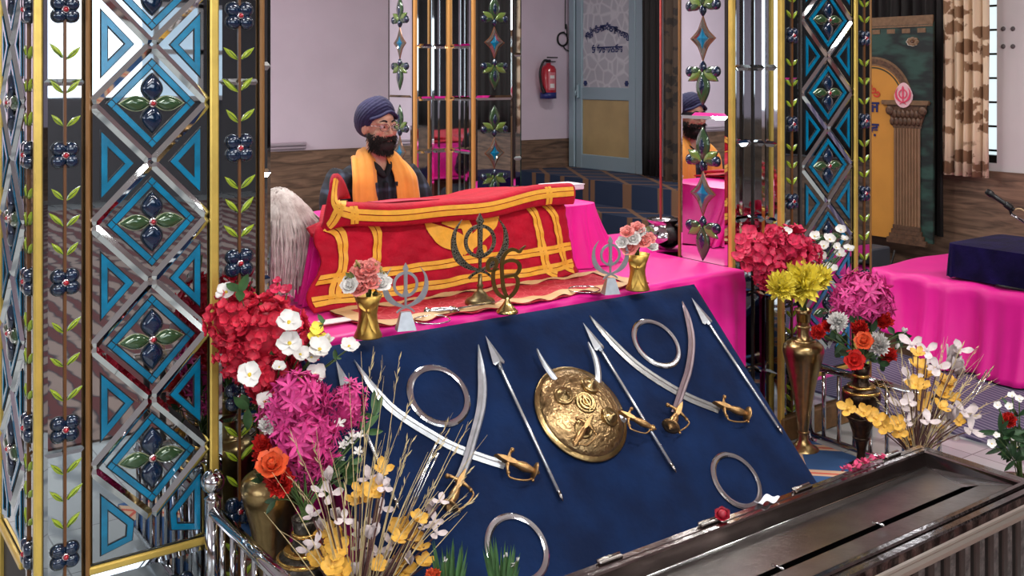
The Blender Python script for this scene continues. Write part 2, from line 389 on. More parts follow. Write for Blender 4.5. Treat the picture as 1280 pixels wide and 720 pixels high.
# cable coil hung beside the door
c = wall_back_xy(703, 49, .007)
b = MB()
pts = []
for i in range(73):
    a = i/72*PI*6; q = 1+.06*math.sin(a*.37)
    pts.append((c.x+.062*q*math.cos(a), c.y-.004*math.sin(i*.4)-.01*i/72, c.z+.066*q*math.sin(a)))
b.tube(pts, .006, 6)
b.tube([(c.x, YB, c.z+.07), (c.x, c.y-.03, c.z+.07)], .006, 6)
b.tube(spline([(c.x+.04, c.y, 2.6), (c.x+.035, c.y, 2.), (c.x+.05, c.y, c.z+.15), (c.x+.062, c.y, c.z)], 16), .005, 6)
b.tube(spline([(c.x, c.y-.01, c.z-.06), (c.x+.03, c.y-.01, c.z-.1), (c.x+.09, c.y-.01, c.z-.12)], 8), .006, 6)
tag(b.build('cable_coil', black), 'black cable looped in a coil on the wall above the fire extinguisher', 'cable')
# switch-board mounts: screw heads on the white wall
for i, (px, py) in enumerate(((1254, 36), (1266, 36), (1254, 58), (1266, 58))):
    c = at_x(px, py, XR-.003); b = MB(); b.ball(c, (.01, .016, .016), 8); tag(b.build('wall_plug', mat('grey_plug', (90, 84, 84), .6)), 'grey fixing plug, one of four set in a square on the white wall', 'wall plug', 'plugs on the white wall')
# ------------------------------------------------ curtains and mural
m, nt, bb, N, L = nodes('leaf_print_curtain', .75, sheen=.1)
tc = N('TexCoord'); mp = N('Mapping'); mp.inputs['Rotation'].default_value = (.62, 0, 0); mp.inputs['Scale'].default_value = (1, 5.2, 7.5); L(tc.outputs['UV'], mp.inputs['Vector'])
def leafmat(base, dark, name):
    m, nt, bb, N, L = nodes(name, .75, sheen=.1)
    tc = N('TexCoord'); nz = N('TexNoise'); nz.inputs['Scale'].default_value = 26; nz.inputs['Detail'].default_value = 2; L(tc.outputs['Object'], nz.inputs['Vector'])
    av = N('VectorMath', operation='MULTIPLY_ADD'); av.inputs[1].default_value = (.0, .11, .07); L(nz.outputs['Color'], av.inputs[0]); L(tc.outputs['Object'], av.inputs[2])
    mp = N('Mapping'); mp.inputs['Rotation'].default_value = (-.5, 0, 0); mp.inputs['Scale'].default_value = (0.01, 5.2, 9.5); L(av.outputs[0], mp.inputs['Vector'])
    vo = N('TexVoronoi', feature='F1'); vo.inputs['Scale'].default_value = 1.; vo.inputs['Randomness'].default_value = .5; L(mp.outputs[0], vo.inputs['Vector'])
    mr = N('MapRange'); mr.inputs[1].default_value = .40; mr.inputs[2].default_value = .46; L(vo.outputs['Distance'], mr.inputs[0])
    mx = N('Mix', data_type='RGBA'); mx.inputs[6].default_value = (*lin(dark), 1); mx.inputs[7].default_value = (*lin(base), 1)
    L(mr.outputs[0], mx.inputs[0]); L(mx.outputs[2], bb.inputs['Base Color']); return m
leafc = leafmat((226, 202, 172), (140, 106, 76), 'leaf_print')
leafk = leafmat((70, 54, 42), (34, 26, 22), 'dark_leaf_print')
blackc = mat('black_drape', (26, 20, 20), .8, 0, var=.4, scale=3)
def curtain(name, x, ya, yb, za, zb, m, folds, amp, label):
    b = MB()
    def fn(s, t):
        a = s*folds*2*PI
        return (x-amp*(math.sin(a)+.35*math.sin(a*2.3+1))*(.75+.25*(1-t)), ya+(yb-ya)*s+.004*math.sin(9*t+a), za+(zb-za)*t)
    b.sheet(fn, folds*12, 6, .004)
    return tag(b.build(name, m), label, 'curtain')
ca = at_x(1240, 220, 6.36); cb = at_x(1181, 220, 6.36)
curtain('curtain', 6.33, ca.y, cb.y, .845, 2.7, leafc, 5, .035, 'beige curtain with brown leaf print hanging over the bright barred window')
cb2 = at_x(1184, 220, 6.36)
curtain('curtain', 6.37, cb2.y+.03, 3.05, .42, 2.7, blackc, 22, .025, 'black drape hanging behind the arch mural')
curtain('curtain', 6.2, at_x(849, 200, 6.2).y-.35, at_x(829, 200, 6.2).y, .35, 2.7, leafk, 6, .03, 'dark brown leaf-print curtain beside the mirrored pillar, right of the doorway')
curtain('curtain', 6.25, at_x(822, 200, 6.25).y-.03, at_x(803, 200, 6.25).y, .62, 2.7, blackc, 3, .02, 'narrow black drape hanging just right of the glazed door')
curtain('curtain', 6.33, -1.35, -.55, .9, 2.7, leafc, 5, .035, 'beige leaf-print curtain on the right wall, seen only mirrored in the pillar')
curtain('curtain', 6.36, -5.5, -1.4, .9, 2.7, blackc, 24, .02, 'long black drape along the right wall of the hall')
# mural: printed arch backdrop
MX = 6.2
def mu(px, py): p = at_x(px, py, MX); return (p.y, p.z)
Mm = frame((MX, 0, 0), (0, -1, 0), (0, 0, 1))     # local x = -world y, local y = z, local z = -world x (towards viewer)
def L2(p): return (-p[0], p[1])
def mpx(px, py): return L2(mu(px, py))
yE = mpx(1166, 150)[0]; zT = mu(1120, 29)[1]; zB = .39
yW = yE-1.75
mural = thing('backdrop_mural', 'printed backdrop with green marble arch, orange centre and fluted column', 'backdrop', (MX+.02, -yE+.8, zB), kind='thing')
m, nt, bb, N, L = nodes('green_marble_print', .45)
tc = N('TexCoord'); wv = N('TexWave'); wv.inputs['Scale'].default_value = 1.6; wv.inputs['Distortion'].default_value = 14; wv.inputs['Detail'].default_value = 4; wv.inputs['Detail Scale'].default_value = 1.2
mp = N('Mapping'); mp.inputs['Scale'].default_value = (1, 1, 3); L(tc.outputs['Object'], mp.inputs['Vector']); L(mp.outputs[0], wv.inputs['Vector'])
cr = N('ValToRGB'); cr.color_ramp.elements[0].color = (.006, .012, .012, 1); cr.color_ramp.elements[1].color = (.025, .07, .055, 1); L(wv.outputs['Fac'], cr.inputs[0]); L(cr.outputs[0], bb.inputs['Base Color'])
gm = m
b = MB(); b.prism([(yW, zB), (yE, zB), (yE, zT), (yW, zT)], -.02, 0, Mm); b.build('marble_panel', gm, mural)
tan = mat('print_tan', (128, 98, 70), .5, var=.3, scale=40); tan2 = mat('print_bronze', (104, 74, 54), .5, var=.55, scale=60); orange = mat('print_orange', (206, 142, 58), .55, var=.12, scale=5)
# cornice
b = MB(); b.prism([(yW, zT-.015), (yE, zT-.015), (yE, zT+.045), (yW, zT+.045)], -.01, .004, Mm)
b.prism([(yW, zT-.03), (yE, zT-.03), (yE, zT-.018), (yW, zT-.018)], 0, .006, Mm)
x = yE-.05
while x > yW: b.prism([(x-.06, zT-.07), (x, zT-.07), (x, zT-.04), (x-.06, zT-.04)], 0, .004, Mm); x -= .115
b.build('cornice', tan, mural)
# arch: centre left of the visible part
pa = mpx(1141, 128); pb = mpx(1092, 71)
# circle with centre on the springing line z = pa.z
zc = pa[1]; ca_ = ((pa[0]**2-pb[0]**2)-(pb[1]-zc)**2)/(2*(pa[0]-pb[0])); Ro = pa[0]-ca_
def arc(r, n=30): return [(ca_+r*math.cos(PI*i/n), zc+r*math.sin(PI*i/n)) for i in range(n+1)]
b = MB(); b.prism([(ca_+Ro*.8, zB+.0), *arc(Ro*.8), (ca_-Ro*.8, zB)], 0, .002, Mm); b.build('orange_centre', orange, mural)
def band(mb, r0, r1, z, mi=0):
    A_, B_ = arc(r0), arc(r1); n = len(A_)
    mb.add([(p[0], p[1], z) for p in A_+B_], [(i+1, i, n+i, n+i+1) for i in range(n-1)], Mm, False, mi)
b = MB(); band(b, Ro*.8, Ro, .003, 0); band(b, Ro*.84, Ro*.95, .0045, 1); band(b, Ro*.74, Ro*.775, .003, 2)
b.build('arch_band', [tan, tan2, mat('print_dark_green', (60, 58, 34), .6)], mural)
b = MB(); fx, fz = mpx(1141, 52)
for k in range(8):
    a = k*PI/4; b.ball((fx+.03*math.cos(a), fz+.02*math.sin(a), .002), (.02, .013, .004), 8, Mm)
b.ball((fx, fz, .003), (.014, .01, .006), 8, Mm, 1); b.build('flower_medallion', [tan, tan2], mural)
# fluted column with capital and base
P = lambda px, py: mpx(px, py)
def rectp(mb, a, c, z0, z1, mi=0): mb.prism([(a[0], c[1]), (c[0], c[1]), (c[0], a[1]), (a[0], a[1])], z0, z1, Mm, mi)
cx0, cx1 = P(1118, 200)[0], P(1151, 200)[0]; zs0, zs1 = P(1130, 287)[1], P(1130, 160)[1]
b = MB(); n = 9; w = (cx1-cx0)/n
for i in range(n):
    x = cx0+i*w; rows = []
    b.grid(lambda s, t: (x+w*s, zs0+(zs1-zs0)*t, .006+.012*math.sin(PI*s)), 6, 1, Mm)
o = b.build('column_shaft', mat('print_column', (138, 104, 76), .5, var=.2, scale=12), mural)
b = MB()
zc0, zc1 = zs1, P(1130, 131)[1]; xm = (cx0+cx1)/2; hw = (cx1-cx0)/2
b.prism([(xm-hw*1.02, zc0), (xm+hw*1.02, zc0), (xm+hw*1.5, zc1), (xm-hw*1.5, zc1)], 0, .012, Mm)
for k in range(7):
    xx = xm+(k-3)*hw*.33
    for q in (0, 1): b.ball((xx*1+(q-.5)*.02, zc0+.045+q*.05, .012), (.02, .032, .012), 8, Mm)
for sg in (-1, 1): b.lathe([(.008, 0), (.03, .004), (.03, .012), (.016, .016), (0, .016)], 14, Mm @ Matrix.Translation((xm+sg*hw*1.25, zc1-.04, .01)))
b.build('column_capital', tan2, mural)
b = MB(); rectp(b, (P(1104, 130)[0], P(1104, 127)[1]+.012), (P(1162, 130)[0], zc1), 0, .02); b.prism([(xm-hw*1.6, zc1), (xm+hw*1.6, zc1), (xm+hw*1.75, zc1+.02), (xm-hw*1.95, zc1+.02)], 0, .025, Mm)
b.build('abacus', tan, mural)
b = MB()
for (k, z0, z1) in ((1.02, 0., .03), (1.14, -.03, 0.), (1.3, -.06, -.03), (1.5, -.095, -.06)):
    b.prism([(xm-hw*k, zs0+z0), (xm+hw*k, zs0+z0), (xm+hw*k, zs0+z1), (xm-hw*k, zs0+z1)], 0, .014+.006*k, Mm, bev=.004)
b.build('column_base', tan2, mural)
pinkp = mat('print_pink', (222, 70, 104), .5); 
def stroke(mb, pts, ws, z0, z1, M, m=0, n=None):
    """flat ribbon of varying width along a 2-D curve, with thickness"""
    n = n or max(8, (len(pts)-1)*6); P = spline(pts, n); L = len(P)
    if not isinstance(ws, (list, tuple)): ws = [ws]*len(pts)
    W = [w[0] for w in spline([(w, 0) for w in ws], n)]; vs = []
    for i, p in enumerate(P):
        t = P[min(i+1, L-1)]-P[max(i-1, 0)]; t = t.normalized() if t.length > 0 else V((1, 0, 0)); q = V((-t.y, t.x, 0))*max(W[i], .0004)/2
        for z in (z0, z1): vs.append((p.x+q.x, p.y+q.y, z)); vs.append((p.x-q.x, p.y-q.y, z))
    fs = []
    for i in range(L-1):
        a = i*4; b = a+4; fs += [(a+2, a+3, b+3, b+2), (a+1, a, b, b+1), (a, a+2, b+2, b), (a+3, a+1, b+1, b+3)]
    fs += [(0, 1, 3, 2), (len(vs)-4, len(vs)-2, len(vs)-1, len(vs)-3)]
    mb.add(vs, fs, M, False, m)
def khanda(H, M, th, parts):
    """the emblem: ring, double-edged blade, two curved blades; parts(kind) returns the MB to draw in"""
    def S(p): return [(x*H, y*H) for x, y in p]
    r = parts('ring'); n = 40
    stroke(r, S([(.215*math.sin(2*PI*i/n), .1+.215*math.cos(2*PI*i/n)) for i in range(n+1)]), .05*H, 0, th, M, n=n)
    s = parts('sword')
    s.prism(S([(0, .5), (-.055, .39), (-.035, .35), (-.03, 0), (-.055, -.08), (-.02, -.13), (-.018, -.3), (.018, -.3), (.02, -.13), (.055, -.08), (.03, 0), (.035, .35), (.055, .39)]), -th*.2, th*1.25, M)
    for sg in (-1, 1):
        k = parts('kirpan')
        stroke(k, S([(sg*x, y) for x, y in ((.27, .42), (.375, .25), (.39, .05), (.32, -.13), (.18, -.25), (.03, -.31), (-.1, -.36), (-.17, -.42))]), [0., .045*H, .085*H, .11*H, .075*H, .04*H, .035*H, .03*H], th*.1*(1+sg), th*(1+.1*sg), M)
b = MB(); kx, kz = mpx(1132, 118); khanda(.135, Mm @ Matrix.Translation((kx, kz-.01, .03)), .004, lambda k: b)
o = b.build('khanda_emblem', pinkp, mural)
b = MB(); b.prism([(kx+.068*math.cos(t)*(1-.25*max(0, math.sin(t))), kz-.005+.085*math.sin(t)) for t in [2*PI*i/20 for i in range(20)]], .02, .028, Mm); b.build('emblem_backing', mat('print_pale_pink', (232, 190, 196), .5), mural)
for ch, yy in (('ਜ', 134), ('ਫ਼', 161)):
    b = MB(); text_mesh(b, ch, .1, Mm @ Matrix.Translation((mpx(1094, yy)[0], mpx(1094, yy)[1], .004)), .002, bold=.004); b.build('blue_letter', mat('print_blue', (32, 36, 90), .5), mural)
b = MB(); text_mesh(b, '੧੭੭', .07, Mm @ Matrix.Translation((mpx(1097, 116)[0]-.03, mpx(1097, 114)[1], .004)) @ Matrix.Rotation(-.7, 4, 'Z'), .002, bold=.003); b.build('red_lettering', mat('print_red', (200, 60, 40), .5), mural)
b = MB(); b.box((6.05, 1.62, .17), (.22, .5, .34), bev=.01); tag(b.build('grey_crate', mat('grey_crate', (70, 74, 84), .6)), 'dark grey box on the floor below the arch mural', 'box')
b = MB(); b.tube(spline([(5.95, 1.2, .36), (5.9, 1.22, .2), (5.88, 1.3, .06), (5.8, 1.45, .01), (5.7, 1.7, .01)], 16), .007, 6); tag(b.build('cable', black), 'black cable hanging from the mural down to the floor', 'cable')
# ================================================================ PILLARS of the canopy
def rhomb(c, w, h): return lambda p, q: (c[0]+(p-q)*w/2, c[1]+(p+q)*h/2)
def teardrop(L, W, n=14):
    """pointed oval from (0,0) along +y"""
    a = [(W*math.sin(PI*t)**1.0*.5*(1.15-.3*t), L*t) for t in [i/n for i in range(n+1)]]
    return a+[(-x, y) for x, y in a[-2:0:-1]]
def dome(mb, poly, h, M, m=0):
    """domed glass piece over a polygon"""
    n = len(poly); cx = sum(p[0] for p in poly)/n; cy = sum(p[1] for p in poly)/n
    vs = []; fs = []
    for k, z in ((1, 0), (.97, h*.45), (.8, h*.8), (.5, h)): vs += [(cx+(p[0]-cx)*k, cy+(p[1]-cy)*k, z) for p in poly]
    for r in range(3):
        for i in range(n): j = (i+1) % n; fs.append((r*n+i, r*n+j, r*n+n+j, r*n+n+i))
    fs.append(tuple(range(3*n, 4*n))); mb.add(vs, fs, M, True, m)
def outline(mb, poly, k, z, M, m=0):
    n = len(poly); cx = sum(p[0] for p in poly)/n; cy = sum(p[1] for p in poly)/n
    R0 = max(math.hypot(p[0]-cx, p[1]-cy) for p in poly)
    out = [(cx+(p[0]-cx)*(1+k/R0)+(k*.6 if p[0] > cx else -k*.6), cy+(p[1]-cy)*(1+k/R0)) for p in poly]
    mb.prism(out, 0, z, M, m)
def rot2(poly, a, c): s, q = math.sin(a), math.cos(a); return [(c[0]+x*q-y*s, c[1]+x*s+y*q) for x, y in poly]
def shrink(poly, d):
    n = len(poly); cx = sum(p[0] for p in poly)/n; cy = sum(p[1] for p in poly)/n
    return [(cx+(p[0]-cx)*d, cy+(p[1]-cy)*d) for p in poly]
def bev_tile(mb, x0, x1, y0, y1, M, h=.004, b=.008, m=0):
    vs = [(x0, y0, 0), (x1, y0, 0), (x1, y1, 0), (x0, y1, 0), (x0+b, y0+b, h), (x1-b, y0+b, h), (x1-b, y1-b, h), (x0+b, y1-b, h)]
    mb.add(vs, [(0, 1, 5, 4), (1, 2, 6, 5), (2, 3, 7, 6), (3, 0, 4, 7), (4, 5, 6, 7)], M, False, m)
def strip(parent, M, x, z0, z1, m, w=.022, d=.012):
    b = MB(); b.box((x, (z0+z1)/2, d/2+.002), (w, z1-z0, d), M, bev=.004); return b.build('gold_strip' if m is goldp else 'wood_strip', m, parent)
def diamond_panel(par, M, x0, x1, zb, zcs, per, zt, flower=True):
    w = (x1-x0); cx = (x0+x1)/2; hw = w/2-.002; hh = per/2
    b = MB(); bev_tile(b, x0, x1, zb, zt, M, .003, .005); b.build('mirror_panel', mirror, par)
    # bevelled mirror lattice
    b = MB(); t = .026
    for zc in zcs:
        C4 = [(cx, zc+hh), (cx+hw, zc), (cx, zc-hh), (cx-hw, zc)]
        for k in range(4):
            a, d = V((*C4[k], 0)), V((*C4[(k+1) % 4], 0)); 
            if min(a.y, d.y) < zb: continue
            u = (d-a).normalized(); q = V((-u.y, u.x, 0))*t/2
            a2, d2 = a+u*.004, d-u*.004
            vs = [a2+q+V((0, 0, .003)), a2-q+V((0, 0, .003)), d2-q+V((0, 0, .003)), d2+q+V((0, 0, .003)), a2+u*.012+V((0, 0, .011)), d2-u*.012+V((0, 0, .011))]
            b.add(vs, [(0, 4, 5, 3), (1, 2, 5, 4), (0, 1, 4), (2, 3, 5)], M, False, 0)
    b.build('mirror_lattice', bevelm, par)
    for zc in zcs:
        Q = rhomb((cx, zc), hw*2, hh*2)
        o, i = .372, .304      # in |p|,|q| <= .5 units
        f = MB()
        ring = lambda mb, a, c, z, mi: [mb.prism([Q(*p) for p in pg], .003, z, M, mi) for pg in (
            ((-a, -a), (a, -a), (a, -c), (-a, -c)), ((-a, c), (a, c), (a, a), (-a, a)), ((-a, -c), (-c, -c), (-c, c), (-a, c)), ((c, -c), (a, -c), (a, c), (c, c)))]
        ring(f, o+.014, i-.014, .005, 1)
        e = .008
        for pg in (((-i+e, -o), (i-e, -o), (i-e, -i), (-i+e, -i)), ((-i+e, i), (i-e, i), (i-e, o), (-i+e, o)), ((-o, -i+e), (-i, -i+e), (-i, i-e), (-o, i-e)), ((i, -i+e), (o, -i+e), (o, i-e), (i, i-e))):
            f.prism([Q(*p) for p in pg], .005, .0075, M, 0)
        for sx in (-1, 1):
            for sy in (-1, 1):
                a0, a1 = sorted((sx*(i+e*.3), sx*o)); c0, c1 = sorted((sy*(i+e*.3), sy*o))
                f.prism([Q(*p) for p in ((a0, c0), (a1, c0), (a1, c1), (a0, c1))], .005, .0075, M, 0)
        fo = f.build('blue_diamond_frame', [bglass, leadm], par)
        f = MB()
        for k in range(4):
            L, W = (per*.24, w*.17) if k % 2 == 0 else (w*.255, per*.125)
            pg = rot2(teardrop(L, W), -k*PI/2, (cx, zc)); pg = [(x+.004*math.sin(k*PI/2), y+.004*math.cos(k*PI/2)) for x, y in pg]
            outline(f, pg, .0022, .006, M, 1 if k % 2 == 0 else 3)
            dome(f, pg, .014, M @ Matrix.Translation((0, 0, .003)), 0 if k % 2 == 0 else 2)
        f.lathe([(0, .004), (.011, .006), (.011, .016), (.009, .018)], 12, M @ Matrix.Translation((cx, zc, 0)), 4); 
        fl = f.build('glass_flower', [dkglass, leadm, gglass, olive, silverr], par)
        f = MB(); f.ball((cx, zc, .017), (.0065, .0065, .006), 10, M); f.build('jewel', jewel, fl)
    # triangles between the diamonds
    nodes_ = sorted(set([round(z-hh, 4) for z in zcs]+[round(z+hh, 4) for z in zcs]))
    for zn in nodes_:
        for sg in (-1, 1):
            xe = cx+sg*(hw-.022); xt = cx+sg*(hw*.30); hv = per*.285
            T = [(xe, zn-hv), (xe, zn+hv), (xt, zn)]
            if T[0][1] < zb+.01:
                if zn+.02 < zb: continue
                zz = zb+.02; k = (zz-(zn-hv))/hv; 
                T = [(xe, zz), (xe, zn+hv), (xt, zn), (xt+(xe-xt)*0.05, zz+.02)] if zz < zn else [(xe, zz), (xe, zn+hv), (xt, zn)]
            if max(p[1] for p in T) > zt: continue
            if sg > 0: T = T[::-1]
            def ins(P_, d):
                n = len(P_); out = []
                for i in range(n):
                    p0, p1, p2 = V(P_[i-1]), V(P_[i]), V(P_[(i+1) % n]); e1 = (p1-p0).normalized(); e2 = (p2-p1).normalized()
                    n1, n2 = V((e1.y, -e1.x)), V((e2.y, -e2.x)); bis = (n1+n2); bis = bis/max(.25, bis.dot(n1)); out.append(tuple(p1+bis*d))
                return out
            f = MB(); n = len(T)
            def rg(mb, da, db, z, mi):
                A_, B_ = ins(T, da), ins(T, db)
                for i in range(n): j = (i+1) % n; mb.prism([A_[i], A_[j], B_[j], B_[i]][::-1], .003, z, M, mi)
            rg(f, -.001, .0195, .005, 1); rg(f, .0018, .0165, .0075, 0)
            f.build('blue_triangle_frame', [bglass, leadm], par)
def vine_panel(par, M, x0, x1, zb, zt, zfs, seams, dark=False):
    cx = (x0+x1)/2; w = x1-x0
    b = MB(); zz = [zb]+[s for s in seams if zb < s < zt]+[zt]
    for a, c in zip(zz[:-1], zz[1:]): bev_tile(b, x0, x1, a, c, M, .0035, .009)
    b.build('mirror_panel', mirror, par)
    b = MB()
    zf = sorted(zfs); ends = [zb-.05]+zf+[zt+.05]
    b.box((cx, (zb+zt)/2, .006), (.007, zt-zb-.02, .005), M, m=0)
    for a, c in zip(ends[:-1], ends[1:]):
        g = c-a; n = 3
        for k in range(n):
            z = a+.055+(g-.11)*(k+.2)/n
            for sg in (-1, 1):
                if not zb+.01 < z < zt-.05: continue
                s = [rnd.uniform(.9, 1.1) for _ in range(2)]
                pg = rot2(teardrop(w*.46*s[0], w*.13, 8), -sg*(.80+rnd.uniform(-.1, .1)), (cx+sg*.004, z+rnd.uniform(-.004, .004)))
                b.prism(pg, .003, .007, M, 1); q = shrink(pg, .8); dome(b, q, .004, M @ Matrix.Translation((0, 0, .006)), 1)
                b.prism(rot2([(-.0012, 0), (.0012, 0), (.0006, w*.3), (-.0006, w*.3)], -sg*.8, (cx+sg*.006, z+.002)), .01, .0115, M, 2)
    b.build('vine', [stemb, leafg, leafd], par)
    for z in zf:
        if not zb+.03 < z < zt-.03: continue
        f = MB(); R0 = w*.225
        for k in range(4):
            a = PI/4+k*PI/2+rnd.uniform(-.06, .06); c = (cx+R0*.98*math.cos(a)*1.0, z+R0*.98*math.sin(a))
            pg = [(c[0]+R0*.80*math.cos(t)*(1-.0*math.cos(t-a)), c[1]+R0*.80*math.sin(t)) for t in [2*PI*i/16 for i in range(16)]]
            outline(f, pg, .0016, .006, M, 1); dome(f, pg, .016, M @ Matrix.Translation((0, 0, .004)), 0)
        f.lathe([(0, .004), (.010, .006), (.010, .015), (.008, .018)], 14, M @ Matrix.Translation((cx, z, 0)), 2)
        fo = f.build('glass_flower', [dkglass, leadm, silverr], par)
        f = MB(); f.ball((cx, z, .018), (.007, .007, .006), 10, M); f.build('jewel', jewel, fo)
def fleur_panel(par, M, x0, x1, zb, zt, zd, per):
    cx = (x0+x1)/2; w = min(x1-x0, .30)
    b = MB(); zz = [zb]+[z for k in range(-3, 5) for z in (zd+per*(k+.5)+0.0,) if zb < z < zt]+[zt]
    for a, c in zip(zz[:-1], zz[1:]): bev_tile(b, x0, x1, a, c, M, .004, .014)
    b.build('mirror_panel', clearm, par)
    for k in range(-2, 3):
        z = zd+k*per
        if not zb+.1 < z < zt-.1: continue
        f = MB(); hw, hh = w*.27, .098
        n = 6; pts = []
        cs = [(0, hh), (hw, 0), (0, -hh), (-hw, 0)]
        for i in range(4):
            a, c = V(cs[i]), V(cs[(i+1) % 4])
            for j in range(n): t = j/n; p = a.lerp(c, t); q = 1-.22*math.sin(PI*t); pts.append((p.x*q, p.y*q))
        pts = pts[::-1]; P = [(cx+x, z+y) for x, y in pts]
        f.prism(P, .004, .007, M, 1); P2 = shrink(P, .93)
        nn = len(P2); I = shrink(P2, .5)
        f.add([(x, y, .007) for x, y in P2]+[(x, y, .014) for x, y in shrink(P2, .72)]+[(x, y, .009) for x, y in I], [(r*nn+i, r*nn+(i+1) % nn, r*nn+nn+(i+1) % nn, r*nn+nn+i) for r in (0, 1) for i in range(nn)], M, False, 2)
        f.add([(x, y, .009) for x, y in I]+[(cx, z, .015)], [(i, (i+1) % nn, nn) for i in range(nn)], M, False, 0)
        f.build('star_diamond', [bglass, amber, mat('smoky_glass', (120, 112, 104), .08, .6)], par)
        for sg in (-1, 1):
            f = MB(); zz0 = z+sg*.145
            T = lambda L, W, a, dx, dy: rot2(teardrop(L, W, 10), a if sg > 0 else PI-a, (cx+dx, zz0+sg*dy))
            items = [(T(.15, .075, 0, 0, -.01), 1), (T(.085, .038, 0, 0, .015), 3), (T(.05, .03, PI, 0, .0), 3)]
            for s2 in (-1, 1):
                items += [(T(.095, .042, -s2*1.05, s2*.002, -.01), 2), (T(.085, .036, -s2*1.85, s2*.004, .005), 1)]
            for pg, mi in items: outline(f, pg, .0022, .006, M, 0); dome(f, pg, .010+(.004 if mi == 3 else 0), M @ Matrix.Translation((0, 0, .004)), mi)
            for s2 in (-1, 1):
                c = (cx+s2*w*.28, zz0-sg*.004); pg = [(c[0]+.021*math.cos(t), c[1]+.021*math.sin(t)) for t in [2*PI*i/14 for i in range(14)]]
                outline(f, pg, .002, .007, M, 0); dome(f, pg, .013, M @ Matrix.Translation((0, 0, .005)), 3)
            f.build('fleur_ornament', [leadm, gglass, mat('light_green_glass', (104, 130, 60), .1, .1, coat=.8), dkglass], par)
def mirror_columns(par, M, x0, x1, zb, zt, n, per, z_off):
    w = (x1-x0)/n
    for k in range(n):
        b = MB(); z = zb; zs = [zb]+[q for q in [z_off+per*i for i in range(-3, 12)] if zb+.03 < q < zt-.03]+[zt]
        for a, c in zip(zs[:-1], zs[1:]): bev_tile(b, x0+k*w, x0+(k+1)*w-.001, a, c-.001, M, .005, .012)
        b.build('mirror_column', bevelm, par)
FRONT = lambda x0, y: frame((x0, y, 0), (1, 0, 0), (0, 0, 1))            # outward -y
SIDE_L = lambda x, y0: frame((x, y0, 0), (0, -1, 0), (0, 0, 1))           # outward -x, local x runs towards -y
ZS = [.295, .613, .982, 1.301, 1.667, 1.985, 2.35, 2.67]
ZD = [.495, .806, 1.117, 1.428, 1.739, 2.05, 2.361]
def core(par, poly, zt=ZC):
    b = MB(); b.prism(poly, 0, zt); b.build('pillar_core', darkw, par)
def edge(par, p, zt=ZC, m=None, w=.02, z0=0.):
    b = MB(); b.box((p[0], p[1], (z0+zt)/2), (w, w, zt-z0), bev=.004); b.build('gold_strip' if (m or goldp) is goldp else 'wood_strip', m or goldp, par)
# ---- pillar A (front left)
pA = thing('mirrored_pillar', 'nearest mirrored pillar at left, blue glass diamonds and flowering vines, gold strips', 'pillar', (.85, .3, 0), kind='thing')
core(pA, [(.53, .003), (1.112, .003), (1.112, .128), (1.195, .133), (1.197, .6), (.53, .6)])
M = FRONT(0, 0)
edge(pA, (.532, .002)); strip(pA, M, .648, .22, ZC, goldw, .012); strip(pA, M, .975, .235, ZC, goldp, .024); strip(pA, M, 1.112, 0, ZC, goldw, .014)
vine_panel(pA, M, .545, .642, .0, 2.7, ZS, (.555, 1.484, 2.1)); vine_panel(pA, M, .99, 1.104, .0, 2.7, ZS, (.555, 1.484, 2.1))
diamond_panel(pA, M, .655, .962, .25, ZD, .311, 2.7)
b = MB(); b.box((.808, .24, .009), (.32, .02, .014), M, bev=.004); b.build('gold_strip', goldp, pA)
b = MB(); bev_tile(b, .655, .962, .0, .225, M, .004, .012); b.build('mirror_panel', mirror, pA)
b = MB(); f = MB()
b.box((.808, .13, .006), (.28, .007, .005), M)
for k in range(3):
    for sg in (-1, 1): b.prism(rot2(teardrop(.05, .016, 8), -PI/2+sg*.7, (.70+k*.085, .13)), .003, .008, M, 1)
b.build('vine', [stemb, leafg], pA)
for xx in (.73, .88):
    f = MB()
    for k in range(4):
        a = PI/4+k*PI/2; c = (xx+.024*math.cos(a), .13+.024*math.sin(a)); pg = [(c[0]+.02*math.cos(t), c[1]+.02*math.sin(t)) for t in [2*PI*i/16 for i in range(16)]]
        outline(f, pg, .0016, .006, M, 1); dome(f, pg, .016, M @ Matrix.Translation((0, 0, .004)), 0)
    f.ball((xx, .13, .016), (.011, .011, .01), 10, M, 2); f.build('glass_flower', [dkglass, leadm, jewel], pA)
Mn = FRONT(0, .131); mirror_columns(pA, Mn, 1.116, 1.196, 0, 2.7, 1, .315, .27)
Ms = SIDE_L(.527, 0)      # local x = -y
vine_panel(pA, Ms, -.115, -.012, .0, 2.7, [z for z in ZS], (.555, 1.484, 2.1)); diamond_panel(pA, Ms, -.44, -.125, .25, ZD, .311, 2.7)
b = MB(); b.box((-.28, .24, .009), (.32, .02, .014), Ms, bev=.004); b.build('gold_strip', goldp, pA); edge(pA, (.528, .46)); 
b = MB(); bev_tile(b, -.6, -.47, .0, 2.7, Ms, .004, .01); b.build('mirror_panel', mirror, pA)
